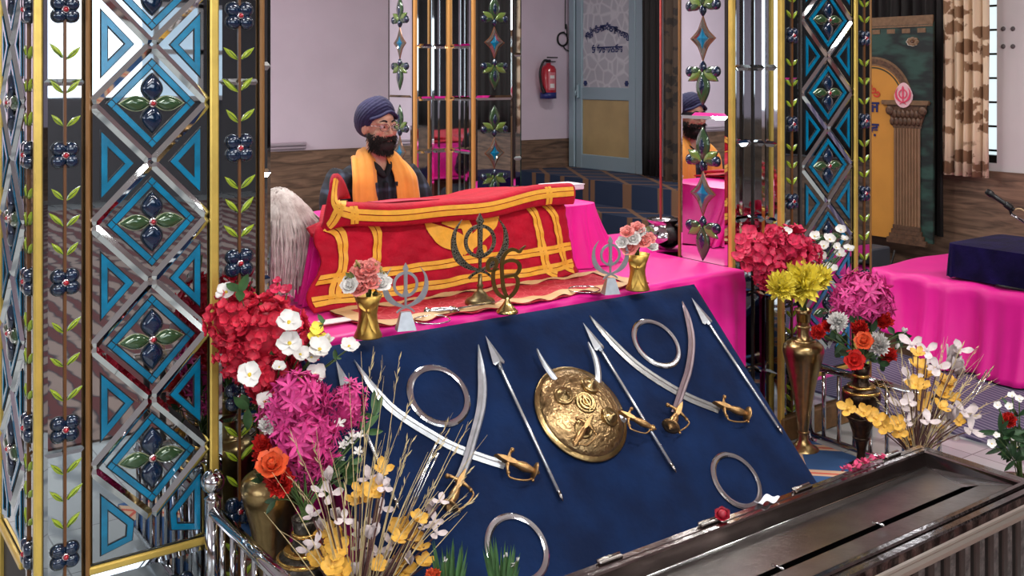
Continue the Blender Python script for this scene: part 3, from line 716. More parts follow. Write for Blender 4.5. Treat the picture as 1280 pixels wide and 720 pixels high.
# ---- pillar D (front right)
pD = thing('mirrored_pillar', 'mirrored pillar right of the blue board, narrow diamond panel and stepped mirror corner', 'pillar', (3.6, .3, 0), kind='thing')
core(pD, [(3.213, .145), (3.337, .145), (3.343, .003), (3.962, .003), (3.962, .57), (3.34, .57), (3.213, .443)])
edge(pD, (3.346, .0), w=.024); strip(pD, M, 3.462, .1, ZC, darkw, .01); strip(pD, M, 3.835, .1, ZC, goldp, .024); edge(pD, (3.958, .004), m=goldw, w=.012)
vine_panel(pD, M, 3.362, 3.456, .1, 2.7, ZS, (.555, 1.484, 2.1)); vine_panel(pD, M, 3.852, 3.95, .1, 2.7, ZS, (.555, 1.484, 2.1))
diamond_panel(pD, M, 3.472, 3.82, .25, ZD, .311, 2.7)
b = MB(); bev_tile(b, 3.472, 3.82, .1, .225, M, .004, .012); b.build('mirror_panel', mirror, pD)
b = MB(); b.box((3.645, .24, .009), (.35, .018, .014), M, bev=.004); b.build('gold_strip', goldp, pD)
b = MB(); b.box((3.655, -.008, .05), (.64, .03, .1), bev=.006); b.build('plinth_board', woodb, pD)
mirror_columns(pD, SIDE_L(3.339, 0), -.142, -.012, .0, 2.7, 2, .315, 1.22-.945); mirror_columns(pD, FRONT(0, .143), 3.222, 3.335, 0, 2.7, 1, .315, 1.22-.945)
edge(pD, (3.214, .146), w=.024)
Ms = SIDE_L(3.21, 0); fleur_panel(pD, Ms, -.435, -.165, 0., 2.7, 1.0, .66); edge(pD, (3.213, .445), m=goldw, w=.014)
b = MB(); Mx = frame((3.211, .45, 0), (1, 1, 0), (0, 0, 1)); Mx = frame((3.211, .45, 0), (.7071, .7071, 0), (0, 0, 1))
# ---- pillar B (rear right)
pB = thing('mirrored_pillar', 'rear mirrored pillar behind the seated man, fleur ornaments and three thin gold strips', 'pillar', (3.4, 2.6, 0), kind='thing')
core(pB, [(3.093, 2.523), (3.337, 2.523), (3.343, 2.273), (3.7, 2.273), (3.7, 2.84), (3.093, 2.84)])
Mf = FRONT(0, 2.27); fleur_panel(pB, Mf, 3.36, 3.63, 0, 2.7, 1.04, .66); mirror_columns(pB, Mf, 3.64, 3.70, 0, 2.7, 1, .63, .37)
Ms = SIDE_L(3.09, 0); fleur_panel(pB, Ms, -2.82, -2.545, 0, 2.7, 1.04, .66)
mirror_columns(pB, SIDE_L(3.339, 0), -2.51, -2.285, 0, 2.7, 2, .315, .42); mirror_columns(pB, FRONT(0, 2.521), 3.105, 3.325, 0, 2.7, 2, .315, .42)
oc = mat('orange_gold_strip', (206, 150, 82), .35, .4)
for p, w in (((3.346, 2.268), .022), ((3.096, 2.519), .022), ((3.328, 2.512), .02)):
    b = MB(); b.box((*p, ZC/2), (w, w, ZC), bev=.004); b.build('gold_strip', oc, pB)
# ================================================================ BLUE BOARD with weapons
BO = V((0, .01, .71)); BYv = V((0, -.564, -.573)).normalized()*-1; BX = V((1, 0, 0)); BN = BX.cross(BYv)
MB0 = frame(BO, BX, BYv)
def bl(px, py, h=0.):
    r = ray(px, py); O = BO+BN*h; t = (O-CAM).dot(BN)/r.dot(BN); p = CAM+r*t-BO
    return (p.x, p.dot(BYv))
c2 = lambda x, y: bl(430+x/2, 360+y/2)
c3 = lambda x, y: bl(640+x/2.769, 360+y/2.769)
bu0, bu1 = 1.24, bl(865, 356)[0]+.0; bu1 = 2.86; TL = -.93
b = MB()
def bf(s, t):
    e = .012*max(0, 1-min(s, 1-s)*60)+.012*max(0, 1-min(t, 1-t)*40)
    return (bu0+(bu1-bu0)*s, TL+(.0-TL)*t, -e)
b.grid(bf, 60, 40, MB0)
b.prism([(bu0, TL), (bu1, TL), (bu1, 0), (bu0, 0)], -.035, -.012, MB0)
board = b.build('display_board', navyv); tag(board, 'large sloping display board covered in navy blue velvet holding swords and spears', 'display board')
def hilt(root, g, e, side, s=1., disc=.026, up=0.):
    G = V((*g, 0)); E_ = V((*e, 0)); L_ = (E_-G).length; d = (E_-G)/L_; q = V((-d.y, d.x, 0))*side
    Mh = MB0 @ frame((G.x, G.y, .02*s+.008+up), d, q)
    if side < 0: Mh = MB0 @ Matrix(((d.x, q.x, 0, G.x), (d.y, q.y, 0, G.y), (0, 0, 1, .02*s+.008+up), (0, 0, 0, 1)))
    X = Mh @ Matrix.Rotation(PI/2, 4, 'Y')      # lathe z -> local x
    b = MB(); w = .036*s
    b.tube([(.004, -w, 0), (0, -w*.6, 0), (0, 0, 0), (0, w*.6, 0), (.004, w, 0)], [.005*s, .0045*s, .009*s, .0045*s, .005*s], 10, Mh)
    b.ball((.006, -w*1.05, 0), .0075*s, 10, Mh); b.ball((.006, w*1.05, 0), .006*s, 10, Mh)
    b.prism([(-.045*s, 0), (-.025*s, .006*s), (0, .010*s), (.02*s, .007*s), (.034*s, 0), (.02*s, -.007*s), (0, -.010*s), (-.025*s, -.006*s)], -.006*s, .009*s, Mh, bev=.003*s)
    b.build('crossguard', brassh, root)
    b = MB(); b.lathe([(.0, 0), (.009*s, .004), (.0085*s, L_*.2), (.0125*s, L_*.42), (.0145*s, L_*.55), (.0105*s, L_*.75), (.008*s, L_*.86), (.0085*s, L_*.9)], 14, X); b.build('grip', brassh, root)
    b = MB(); b.lathe([(.007*s, L_*.84), (disc*.6*s, L_*.86), (disc*s, L_*.9), (disc*s*1.02, L_*.92), (disc*.7*s, L_*.935), (.012*s, L_*.95), (.009*s, L_*1.0), (.004*s, L_*1.06), (0, L_*1.1)], 20, X); b.build('pommel', brassh, root)
    b = MB(); b.tube(spline([(.006, w, 0), (L_*.12, w*1.35, 0), (L_*.4, w*1.3, 0), (L_*.72, w*1.0, 0), (L_*.86, disc*.95*s, 0)], 16), [.0028*s]*17, 8, Mh); b.ball((L_*.9, disc*1.15*s, 0), .005*s, 8, Mh); b.build('knuckle_guard', brassh, root)
def blade(root, A_, B_, z, m=steelb, n=36, fuller=True):
    P = spline(A_, n); Q = spline(B_, n); vs = []; fs = []
    for i in range(n+1):
        t = i/n; a, c = P[i], Q[i]; k = .4 if fuller else .5
        vs += [(a.x, a.y, z), (a.x+(c.x-a.x)*.16, a.y+(c.y-a.y)*.16, z+.0045), (a.x+(c.x-a.x)*.42, a.y+(c.y-a.y)*.42, z+(.0028 if fuller and t > .18 else .005)), (a.x+(c.x-a.x)*.62, a.y+(c.y-a.y)*.62, z+.005), (c.x, c.y, z+.0005), (a.x+(c.x-a.x)*.5, a.y+(c.y-a.y)*.5, z-.002)]
    for i in range(n):
        for k in range(6): j = (k+1) % 6; a = i*6; fs.append((a+k, a+j, a+6+j, a+6+k))
    fs.append((0, 5, 4, 3, 2, 1)); a = n*6; fs.append((a, a+1, a+2, a+3, a+4, a+5))
    b = MB(); b.add(vs, fs, MB0, False); return b.build('blade', m, root)
def sword(label, A_, B_, g, e, side, z, s=1., disc=.026, m=steelb):
    p = MB0 @ V((*g, 0)); r = thing('curved_sword', label, 'sword', p, 'curved swords on the blue board')
    blade(r, A_, B_, z, m); hilt(r, g, e, side, s, disc); return r
ca = lambda x, y: (430+x/3.273, 420+y/3.273)
cb_ = lambda x, y: (720+x/3.6, 360+y/3.6)
def edges(f, k, ctr, ws):
    """two blade edges from a centre line and widths read off the board"""
    P = spline(ctr, 40); W = [w[0] for w in spline([(w, 0) for w in ws], 40)]; A_, B_ = [], []
    for i, p in enumerate(P):
        t = P[min(i+1, 40)]-P[max(i-1, 0)]; t.normalize(); q = V((-t.y, t.x, 0))*W[i]/2
        A_.append(bl(*f((p-q).x, (p-q).y))); B_.append(bl(*f((p+q).x, (p+q).y)))
    return A_, B_
def sword(label, f, ctr, ws, g, e, side, z, s=1., disc=.026, m=steelb):
    p = MB0 @ V((*bl(*f(*g)), 0)); r = thing('curved_sword', label, 'sword', p, 'curved swords on the blue board')
    blade(r, *edges(f, 1, ctr, ws), z, m); hilt(r, bl(*f(*g)), bl(*f(*e)), side, s, disc, max(.022, disc+.003)-.028*s+z*.3); return r
sword('long curved sword at left of the blue board, its tip at the upper left corner', ca,
      [(38, 103), (95, 185), (150, 253), (200, 303), (280, 360), (360, 408), (430, 448), (500, 478), (560, 500), (655, 531)], [1, 24, 34, 35, 35, 35, 36, 37, 37, 35], (655, 530), (772, 578), -1, .004)
sword('upright curved sword with grooved blade crossing over the long left sword', ca,
      [(541, 46), (553, 130), (559, 200), (558, 260), (550, 320), (535, 380), (515, 450), (495, 520), (457, 612)], [1, 26, 36, 38, 37, 36, 36, 36, 36], (455, 618), (408, 728), 1, .014)
sword('long dull grey sword at right of the blue board, lying under the purplish blade', cb_,
      [(57, 129), (110, 190), (180, 265), (260, 340), (350, 405), (440, 460), (520, 502), (642, 551)], [1, 21, 31, 33, 35, 35, 35, 34], (645, 552), (760, 592), -1, .004, m=mat('dull_blade', (150, 150, 150), .36, .85, var=.2, scale=40))
sword('upright curved sword with purplish blade and round pommel, right of the ring', cb_,
      [(467, 71), (490, 130), (505, 190), (512, 250), (508, 320), (495, 390), (475, 450), (434, 572)], [1, 22, 28, 31, 33, 34, 34, 32], (432, 580), (398, 655), 1, .014, disc=.03, m=mat('worn_blade', (186, 170, 176), .34, .85, var=.2, scale=20))
def spear(label, tip, ba, bb, bc, end):
    r = thing('spear', label, 'spear', MB0 @ V((*end, 0)), 'spears on the blue board')
    T, A_, B_, C_, E_ = [V((*q, 0)) for q in (tip, ba, bb, bc, end)]; d = (T-E_).normalized(); q = V((-d.y, d.x, 0)); hw = (A_-B_).length/2; Bm = (A_+B_)/2
    b = MB(); z = .012
    pts = [T, Bm+q*hw, Bm+q*hw*.75-d*.008, Bm+q*hw*.3-d*.004, C_-d*.012+q*.007, C_-d*.012-q*.007, Bm-q*hw*.3-d*.004, Bm-q*hw*.75-d*.008, Bm-q*hw]
    n = len(pts); vs = [(p.x, p.y, z) for p in pts]+[(T.x, T.y, z+.002), (Bm.x, Bm.y, z+.009), (C_.x-d.x*.012, C_.y-d.y*.012, z+.008), (Bm.x, Bm.y, z-.008)]
    fs = [(0, n+1, 1), (0, 8, n+1), (1, n+1, 2), (2, n+1, 3), (3, n+1, n+2), (3, n+2, 4), (4, n+2, 5), (5, n+2, 6), (6, n+2, n+1), (6, n+1, 7), (7, n+1, 8), (0, 1, n+3), (8, 0, n+3), (1, 2, 3, 4, n+3), (4, 5, n+3), (5, 6, 7, 8, n+3)]
    b.add(vs, fs, MB0, False); b.build('spearhead', steelb, r)
    b = MB(); b.tube([(C_.x+d.x*.01, C_.y+d.y*.01, z), (E_.x+d.x*.03, E_.y+d.y*.03, z), ], .0052, 8, MB0); b.build('shaft', mat('spear_shaft', (214, 218, 222), .25, .8), r)
    b = MB(); b.tube([(E_.x+d.x*.03, E_.y+d.y*.03, z), (E_.x+d.x*.012, E_.y+d.y*.012, z), (E_.x, E_.y, z)], [.0065, .0055, .001], 8, MB0); b.build('butt_spike', steeld, r)
spear('steel spear lying between the left crossed swords and the shield', c2(350, 124), c2(368, 192), c2(398, 190), c2(385, 199), c2(543, 538))
spear('steel spear lying just right of the round brass shield', c3(240, 126), c3(279, 217), c3(313, 210), c3(298, 214), c3(562, 645))
spear('steel spear nearest the right edge of the blue board', c3(616, 40), c3(654, 127), c3(687, 119), c3(671, 123), c3(931, 513))
spear('steel spear at far left of the board, mostly hidden behind the flowers', bl(418, 452), bl(424, 487), bl(438, 484), bl(431, 488), bl(497, 640))
def ring(label, c, r):
    b = MB(); b.lathe([(r*.81, -.001), (r*.81, .002), (r*.86, .0035), (r*.95, .0035), (r, .0005), (r*.92, -.001), (r*.81, -.001)], 56, MB0 @ Matrix.Translation((c[0], c[1], .004)), smooth=False)
    tag(b.build('steel_quoit', steel, origin=MB0 @ V((*c, 0))), label, 'quoit', 'steel quoits on the blue board')
def rad(a, c): return math.hypot(a[0]-c[0], a[1]-c[1])
ring('flat steel ring above the left pair of crossed swords', c2(236, 270), rad(c2(158, 240), c2(314, 303))/2)
ring('flat steel ring above the right pair of crossed swords', c3(498, 193), rad(c3(413, 160), c3(585, 228))/2)
ring('flat steel ring at the lower right of the board by the donation box', bl(920, 601), .0965)
ring('flat steel ring at the bottom middle of the board by the green sprig', bl(646, 686), .098)
# ---- shield
sc = c3(235, 437); SR = rad(c3(78, 370), c3(395, 500))/2
sh = thing('shield', 'round embossed brass shield with four bosses fixed on the blue board', 'shield', MB0 @ V((*sc, 0)))
Ms_ = MB0 @ Matrix.Translation((sc[0], sc[1], .004)) @ Matrix.Rotation(.12, 4, 'Z')
m, nt, bb, N, L = nodes('embossed_brass', .32, .95)
bb.inputs['Base Color'].default_value = (*lin((178, 136, 74)), 1)
tc = N('TexCoord'); vo = N('TexVoronoi', feature='SMOOTH_F1'); vo.inputs['Scale'].default_value = 42; L(tc.outputs['Object'], vo.inputs['Vector'])
wv = N('TexWave', wave_type='RINGS', rings_direction='SPHERICAL'); wv.inputs['Scale'].default_value = 16; wv.inputs['Distortion'].default_value = 8; wv.inputs['Detail'].default_value = 2; wv.inputs['Detail Scale'].default_value = 3; L(tc.outputs['Object'], wv.inputs['Vector'])
ml = N('Math', operation='MULTIPLY'); L(vo.outputs['Distance'], ml.inputs[0]); L(wv.outputs['Fac'], ml.inputs[1])
bp = N('Bump'); bp.inputs['Strength'].default_value = .45; bp.inputs['Distance'].default_value = .005; L(ml.outputs[0], bp.inputs['Height']); L(bp.outputs[0], bb.inputs['Normal'])
cr = N('ValToRGB'); cr.color_ramp.elements[0].color = (*lin((100, 78, 52)), 1); cr.color_ramp.elements[1].color = (*lin((164, 136, 96)), 1); cr.color_ramp.elements[1].position = .35; L(vo.outputs['Distance'], cr.inputs[0]); L(cr.outputs[0], bb.inputs['Base Color'])
emb = m
H = .042
prof = [(SR*1.0, 0), (SR*1.0, .003), (SR*.97, .006), (SR*.93, .006)]+[(SR*.92*math.cos(a), .008+H*math.sin(a)) for a in [PI/2*i/12 for i in range(13)]]
prof2 = [(max(r, .0005), z) for r, z in prof[4:]]
b = MB(); b.lathe(prof2, 48, Ms_); b.build('shield_dome', emb, sh)
b = MB(); b.lathe([(SR*.90, .001), (SR*1.0, .001), (SR*1.01, .004), (SR*.99, .008), (SR*.95, .009), (SR*.9, .013)], 56, Ms_)
b.build('shield_rim', brass, sh)
def dz(r): return .008+H*math.sqrt(max(0, 1-(r/(SR*.92))**2))
for i in range(4):
    a = PI/4*1.0+i*PI/2; r = SR*.5; Mb = Ms_ @ axis((r*math.cos(a), r*math.sin(a), dz(r)+.001), (r*math.cos(a)*.55, r*math.sin(a)*.55, SR*.9))
    b = MB(); b.lathe([(.032, -.006), (.032, .002), (.029, .006), (.024, .003), (.020, .005), (.013, .012), (.007, .014), (.006, .021), (0, .024)], 18, Mb); b.build('boss', brass, sh)
b = MB(); b.lathe([(.036, 0), (.038, .003), (.034, .005), (.03, .004)], 28, Ms_ @ Matrix.Translation((0, .012, dz(0)-.002))); khanda(.058, Ms_ @ Matrix.Translation((0, .006, dz(0)+.003)), .004, lambda k: b); b.build('emblem', brass, sh)
cs = lambda x, y: bl(655+x/4.5, 430+y/4.5)
def dagger(label, tip, mid, base, g, e, side, up=.028):
    r = thing('short_sword', label, 'sword', MB0 @ V((*g, 0)), 'short swords through the shield')
    P = spline([tip, mid, base, ((base[0]+g[0])/2, (base[1]+g[1])/2), g], 40); A_, B_ = [], []
    for i, p in enumerate(P):
        t = P[min(i+1, 40)]-P[max(i-1, 0)]; t.normalize(); q = V((-t.y, t.x, 0)); w = .0115*min(1, i/9)**.7
        A_.append(tuple(p-q*w)[:2]); B_.append(tuple(p+q*w)[:2])
    blade(r, A_, B_, .030, steelb, fuller=False); hilt(r, g, e, side, .85, .011, up)
dagger('short sword with its bent tip above the upper left rim of the shield', cs(47, 56), cs(112, 170), cs(205, 272), cs(545, 455), cs(685, 522), -1)
dagger('short sword with its tip above the upper right rim of the shield', cs(335, 18), cs(382, 120), cs(392, 245), cs(292, 515), cs(226, 632), 1, .046)
# ================================================================ PLATFORM, CLOTHS and things on it
ZP = .71
b = MB()
def pl(s, t):
    # one sheet over the platform: front hang, top, with slight waves
    x = 1.2+s*(3.2-1.2)
    prof = [(.03, .0), (.03, .35), (.035, .66), (.05, ZP), (.2, ZP), (.6, ZP)]
    k = t*(len(prof)-1); i = min(int(k), len(prof)-2); f = k-i
    y = prof[i][0]+(prof[i+1][0]-prof[i][0])*f; z = prof[i][1]+(prof[i+1][1]-prof[i][1])*f
    hang = max(0, 1-z/.66)
    y -= .026*(.25+hang)*(math.sin(x*31)+.5*math.sin(x*67+1))*(1 if z < .69 else 0)
    z += .003*math.sin(x*9+t*4)*math.sin(t*7) if z > .7 else 0
    return (x, y+.02, z)
b.grid(pl, 110, 20)
plat = b.build('platform_cloth', pinkc); tag(plat, 'bright pink satin sheet covering the platform and hanging down its front', 'cloth')
b = MB(); b.box((2.2, .33, .345), (1.98, .5, .70)); b.box((2.3, 1.55, .2), (2.6, 1.9, .4)); struct(b.build('floor_platform', mat('platform_wood', (110, 80, 56), .6)))
def rip(x, y): return .004*math.sin(x*13+y*6)+.003*math.sin(x*23-y*17)
b = MB()
def bk(s, t):
    x = 1.0+s*2.62; y = .585+t*.5
    return (x, y, ZP+rip(x, y))
b.sheet(bk, 60, 20, .012); tag(b.build('platform_cloth', pinkc), 'pink satin sheet spread over the rear of the platform around the book stand', 'cloth')
b = MB(); b.box((2.3, .835, .55), (2.5, .45, .28)); struct(b.build('floor_platform', mat('platform_wood', (110, 80, 56), .6)))
b = MB(); b.box((2.3, 1.5, .445), (1.5, .76, .09), bev=.03); tag(b.build('seat_cushion', pinkc), 'pink seat cushion under the man in the turban', 'cushion')
# manji stand skirted in pink (right of and behind the red cover)
b = MB()
X0, X1, Y0, Y1, ZT = 1.48, 2.80, .475, .98, .97
def superq(a, hx, hy, p=.22):
    c, s = math.cos(a), math.sin(a); return hx*math.copysign(abs(c)**p, c), hy*math.copysign(abs(s)**p, s)
cx, cy = (X0+X1)/2, (Y0+Y1)/2; nA = 240
def skirt(s, t):
    a = s*2*PI; fl = (1-t); 
    hx, hy = superq(a, (X1-X0)/2, (Y1-Y0)/2)
    right = max(0, math.cos(a))
    amp = .020*fl**.8; w = amp*(math.sin(a*26)+.6*math.sin(a*41+1)+.4*math.sin(a*63))
    q = 1+.0*fl; ex = (.03+.12*right)*fl**1.5+w; ey = .025*fl+w*.6
    n = math.hypot(hx, hy)
    X_ = cx+hx+ex*math.cos(a); Y_ = cy+hy+ey*math.sin(a)
    return (X_+.45*max(0, Y_-Y0)*max(0, (X1-X_)/(X1-X0)), Y_, ZP+.004+(ZT-ZP-.004)*(1-(1-t)**1.0)-.035*right*0)
b.grid(skirt, nA, 12, closed=True)
def rnd_top(s, t):
    a = s*2*PI; k = 1-t; hx, hy = superq(a, (X1-X0)/2*k, (Y1-Y0)/2*k); return (cx+hx+.45*max(0, cy+hy-Y0)*max(0, (X1-cx-hx)/(X1-X0)), cy+hy, ZT+.012*(1-k**6)+.004*math.sin(hx*20)*math.sin(hy*15)*k)
b.grid(rnd_top, nA, 6, closed=True)
tag(b.build('book_stand', pinkc), 'pink satin skirted stand under the red cover, its pleated end at right', 'stand')
# red embroidered cover hanging down the front of the stand
CX0, CX1 = 1.50, 2.555
def cov(a, bq, off=0.):
    """a across (0 left .. 1 right), bq 0 bottom hem .. 1 top front edge, 1..2 over the top"""
    x = CX0+(CX1-CX0)*a
    if bq <= 1:
        k = 1-bq
        y = .43-.035*k**1.6-.012*math.sin(a*17)*k-.008*math.sin(a*41+2)*k
        z = ZP+.008+(1.0-ZP-.008)*bq
        x += (-.055*k*(1-a)**3+.045*k*a**3)
        if a < .1: x -= .02*math.sin(bq*9)*(1-a*10)
        z += .004*math.sin(a*13+1)*k
        if bq > .9: y += .02*((bq-.9)/.1)**2*1
        if k > .93: y -= .02*(k-.93)/.07
    else:
        k = bq-1; y = .45+.53*k; z = 1.0-.012*k+.008*math.sin(PI*k)+.004*math.sin(a*19)*math.sin(k*9)
    if bq > 1: x += .5*(y-.45)*(1-a)
    wr = .0035*math.sin(a*57+bq*9)*math.sin(bq*31+a*5)
    return V((x, y-off-wr*(1 if bq <= 1 else 0), z+(off if bq > 1 else 0)))
b = MB(); b.sheet(lambda s, t: cov(s, t*2), 110, 60, .008)
cover = b.build('book_cover_cloth', redc); tag(cover, 'red velvet cover with yellow bands and emblem draped over the holy book stand', 'cloth')
OFF[cover.name] = V(cover.location)
def ribbon(mb, path, w, off=.006, n=60):
    """double yellow ribbon along (a,b) path on the cover front; w in metres"""
    P = spline([(p[0]*(CX1-CX0), p[1]*.31) for p in path], n)
    for sh_ in (-.27, .27):
        vs = []; fs = []
        for i, p in enumerate(P):
            t = P[min(i+1, n)]-P[max(i-1, 0)]; t.normalize(); q = V((-t.y, t.x, 0))
            for k in (-.5, .5):
                g = p+q*(w*(sh_+k*.46)); vs.append(cov(g.x/(CX1-CX0), min(g.y/.31, 1.0), off))
        for i in range(n): a = i*2; fs.append((a, a+1, a+3, a+2))
        mb.add(vs, fs, None, True)
def band(path, w):
    b = MB(); ribbon(b, path, w); b.build('yellow_band', yelc, cover)
band([(.01, .34), (.3, .35), (.7, .36), (.995, .36)], .034); band([(.01, .10), (.3, .11), (.7, .12), (.99, .12)], .034)
band([(.03, .97), (.075, .85), (.085, .5), (.075, .3), (.07, .05)], .036); band([(.175, .97), (.205, .8), (.205, .36)], .034)
band([(.83, .99), (.855, .8), (.86, .4), (.865, .12), (.89, .03)], .034); band([(.905, .99), (.94, .8), (.945, .4), (.95, .12), (.98, .04)], .034)
# yellow emblem appliqué (upper part hidden under the fold)
b = MB()
def flatpatch(poly, off=.006):
    """fan a polygon given in (a,b) coordinates on the cover"""
    n = len(poly); c = (sum(p[0] for p in poly)/n, sum(p[1] for p in poly)/n); vs = []; fs = []; K = 5
    for k in range(K+1):
        for p in poly: q = k/K; vs.append(cov(c[0]+(p[0]-c[0])*q, c[1]+(p[1]-c[1])*q, off))
    for k in range(K):
        for i in range(n): j = (i+1) % n; fs.append((k*n+i, k*n+j, (k+1)*n+j, (k+1)*n+i))
    b.add(vs, fs, None, True)
def curve2(p): return [(q.x, q.y) for q in spline(p, len(p)*5)]
def swoosh(pts, ws, n=24):
    P = spline([(x*(CX1-CX0), y*.31) for x, y in pts], n); W = [w[0] for w in spline([(w, 0) for w in ws], n)]; vs = []; fs = []
    for i, p in enumerate(P):
        t = P[min(i+1, n)]-P[max(i-1, 0)]; t.normalize(); q = V((-t.y, t.x, 0))*W[i]/2
        for k in (-1, 0, 1): g = p+q*k; vs.append(cov(g.x/(CX1-CX0), min(g.y/.31, 1.), .006))
    for i in range(n):
        for k in (0, 1): a = i*3+k; fs.append((a, a+1, a+4, a+3))
    b.add(vs, fs, None, True)
swoosh([(.385, .9), (.445, .72), (.50, .62), (.56, .55), (.60, .60)], [.012, .07, .075, .04, .03])
swoosh([(.665, 1.), (.655, .85), (.62, .7), (.56, .55), (.525, .47)], [.06, .07, .06, .045, .04])
swoosh([(.47, .99), (.515, .9), (.55, .80), (.555, .62), (.56, .45)], [.09, .08, .045, .04, .02])
for a, q in ((.515, .45), (.615, .47)): flatpatch([(a+.017*math.cos(t), q+.06*math.sin(t)) for t in [2*PI*i/14 for i in range(14)]])
b.build('emblem_applique', yelc, cover)
# folded red cloth lying on top with thick rolled front edge
def fold(s, t):
    """s along the length, t round the section: front roll then over the top to the back"""
    x = 1.44+1.135*s
    up = max(0, 1-s/.11); wav = .012*math.sin(s*8+.6)+.006*math.sin(s*17)
    lift = .012+.022*math.sin(PI*min(1, s*1.1))*0
    P = fold.p; k = t*(len(P)-1); i = min(int(k), len(P)-2); f = k-i
    y = P[i][0]+(P[i+1][0]-P[i][0])*f; z = P[i][1]+(P[i+1][1]-P[i][1])*f
    z += wav*.7-.012*math.sin(PI*s)*min(1, t*3)+.010*s*s
    if up > 0: z += .11*up**1.6*math.sin(PI*min(1, max(0, (t-.35)/.65)))-.035*up*(1-t); x += .17*up*t; y += .05*up
    x += .50*max(0, y-.42)*(1-s)**1.5
    return V((x, y, z))
fold.p = [(q.x, q.y) for q in spline([(.46, 1.0), (.408, .978), (.392, .992), (.386, 1.03), (.398, 1.055), (.44, 1.06), (.54, 1.042), (.72, 1.022), (.90, 1.004)], 40)]
b = MB(); b.sheet(lambda s, t: fold(s, t), 90, 40, .012)
fc = b.build('folded_cloth', redc); tag(fc, 'second red cloth folded on top, a double yellow band along its rolled edge', 'cloth'); OFF[fc.name] = V(fc.location)
def fribbon(path, w, off=.004, n=70):
    b = MB()
    Ls, Lt = 1.135, .29
    P = spline([(p[0]*Ls, p[1]*Lt) for p in path], n)
    for sh_ in (-.27, .27):
        vs = []; fs = []
        for i, p in enumerate(P):
            t = P[min(i+1, n)]-P[max(i-1, 0)]; t.normalize(); q = V((-t.y, t.x, 0))
            for k in (-.5, 0, .5):
                g = p+q*(w*(sh_+k*.46)); s_, t_ = min(max(g.x/Ls, 0), 1), min(max(g.y/Lt, 0), 1); c = fold(s_, t_)
                e1 = fold(min(1, s_+.005), t_)-fold(max(0, s_-.005), t_); e2 = fold(s_, min(1, t_+.01))-fold(s_, max(0, t_-.01)); nn = e1.cross(e2).normalized()
                if nn.z < -.2 : nn = -nn
                if nn.y > .35: nn = -nn
                vs.append(c+nn*off)
        for i in range(n):
            for k in (0, 1): a = i*3+k; fs.append((a, a+1, a+4, a+3))
        b.add(vs, fs, None, True)
    b.build('yellow_band', yelc, fc)
fribbon([(.01, .62), (.05, .50), (.12, .38), (.2, .35), (.5, .37), (.8, .38), (.99, .39)], .038, n=90)
fribbon([(.05, .26), (.085, .42), (.11, .60), (.125, .72)], .046, n=40); fribbon([(.145, .24), (.14, .46)], .03, n=12); fribbon([(.885, .22), (.88, .48)], .03, n=12)
# open book pages showing on top, behind the fold
b = MB(); b.sheet(lambda s, t: fold(.30+.28*s, .86+.13*t)+V((0, 0, .007)), 12, 4, .003); tag(b.build('book_page', mat('deep_pink_paper', (176, 50, 74), .7)), 'pinkish open page lying on top of the red cloths before the man', 'book page')
b = MB(); p = at_z(702, 233, 1.0); b.box((p.x, p.y, .998), (.17, .12, .022), bev=.004); b.box((p.x, p.y, 1.0105), (.172, .122, .003)); 
o = b.build('white_book', mat('paper_white', (232, 226, 232), .6)); tag(o, 'small white book lying at the right end of the pink stand', 'book')
b = MB(); b.tube([at_z(628, 236, 1.03), at_z(648, 233, 1.035)], .005, 6); tag(b.build('pen', black), 'dark pen lying at the back edge behind the red folded cloth', 'pen')
# front runner on the platform: red with cream borders
RX0, RX1, RY0, RY1 = 1.49, 2.66, .07, .345
def run(s, t, o=0.):
    x = RX0+(RX1-RX0)*s; w = .012*math.sin(s*29)+.008*math.sin(s*53+1); y = RY0+(RY1-RY0)*t+w*((1-t)**3)+.006*math.sin(s*21)*t
    if t > .9: y -= 0
    return V((x, y, ZP+.012+.004*math.sin(s*37+t*5)*math.sin(t*9)+.004*math.sin(s*70)*(1-t)**4+o))
b = MB(); b.sheet(run, 110, 16, .004)
m, nt, bb, N, L = nodes('embroidered_red', .7)
tc = N('TexCoord'); vo = N('TexVoronoi', feature='DISTANCE_TO_EDGE'); vo.inputs['Scale'].default_value = 30; L(tc.outputs['Object'], vo.inputs['Vector'])
mr = N('MapRange'); mr.inputs[1].default_value = .03; mr.inputs[2].default_value = .06; L(vo.outputs['Distance'], mr.inputs[0])
mx = N('Mix', data_type='RGBA'); mx.inputs[6].default_value = (*lin((196, 70, 78)), 1); mx.inputs[7].default_value = (*lin((176, 6, 38)), 1); L(mr.outputs[0], mx.inputs[0]); L(mx.outputs[2], bb.inputs['Base Color'])
runner = b.build('runner_cloth', m); tag(runner, 'red embroidered runner with wavy cream borders along the platform front edge', 'cloth'); OFF[runner.name] = V(runner.location)
cream = mat('cream_satin', (222, 182, 132), .5, 0, var=.15, scale=20)
for t0, t1 in ((0, .22), (.86, 1.)):
    b = MB(); b.grid(lambda s, t: run(s, t0+(t1-t0)*t, .003+.003*math.sin(s*60+t*4)), 120, 4); b.build('cream_border', cream, runner)
for s0, s1 in ((.0, .05), (.95, 1.)):
    b = MB(); b.grid(lambda s, t: run(s0+(s1-s0)*s, t, .0045), 8, 12); b.build('cream_border', cream, runner)
p = at_z(440, 398, ZP+.012); b = MB(); b.box((p.x-.03, p.y, ZP+.013), (.16, .05, .003), Matrix.Identity(4)); tag(b.build('paper_slip', white), 'white paper slip lying on the pink sheet left of the red cover', 'paper')
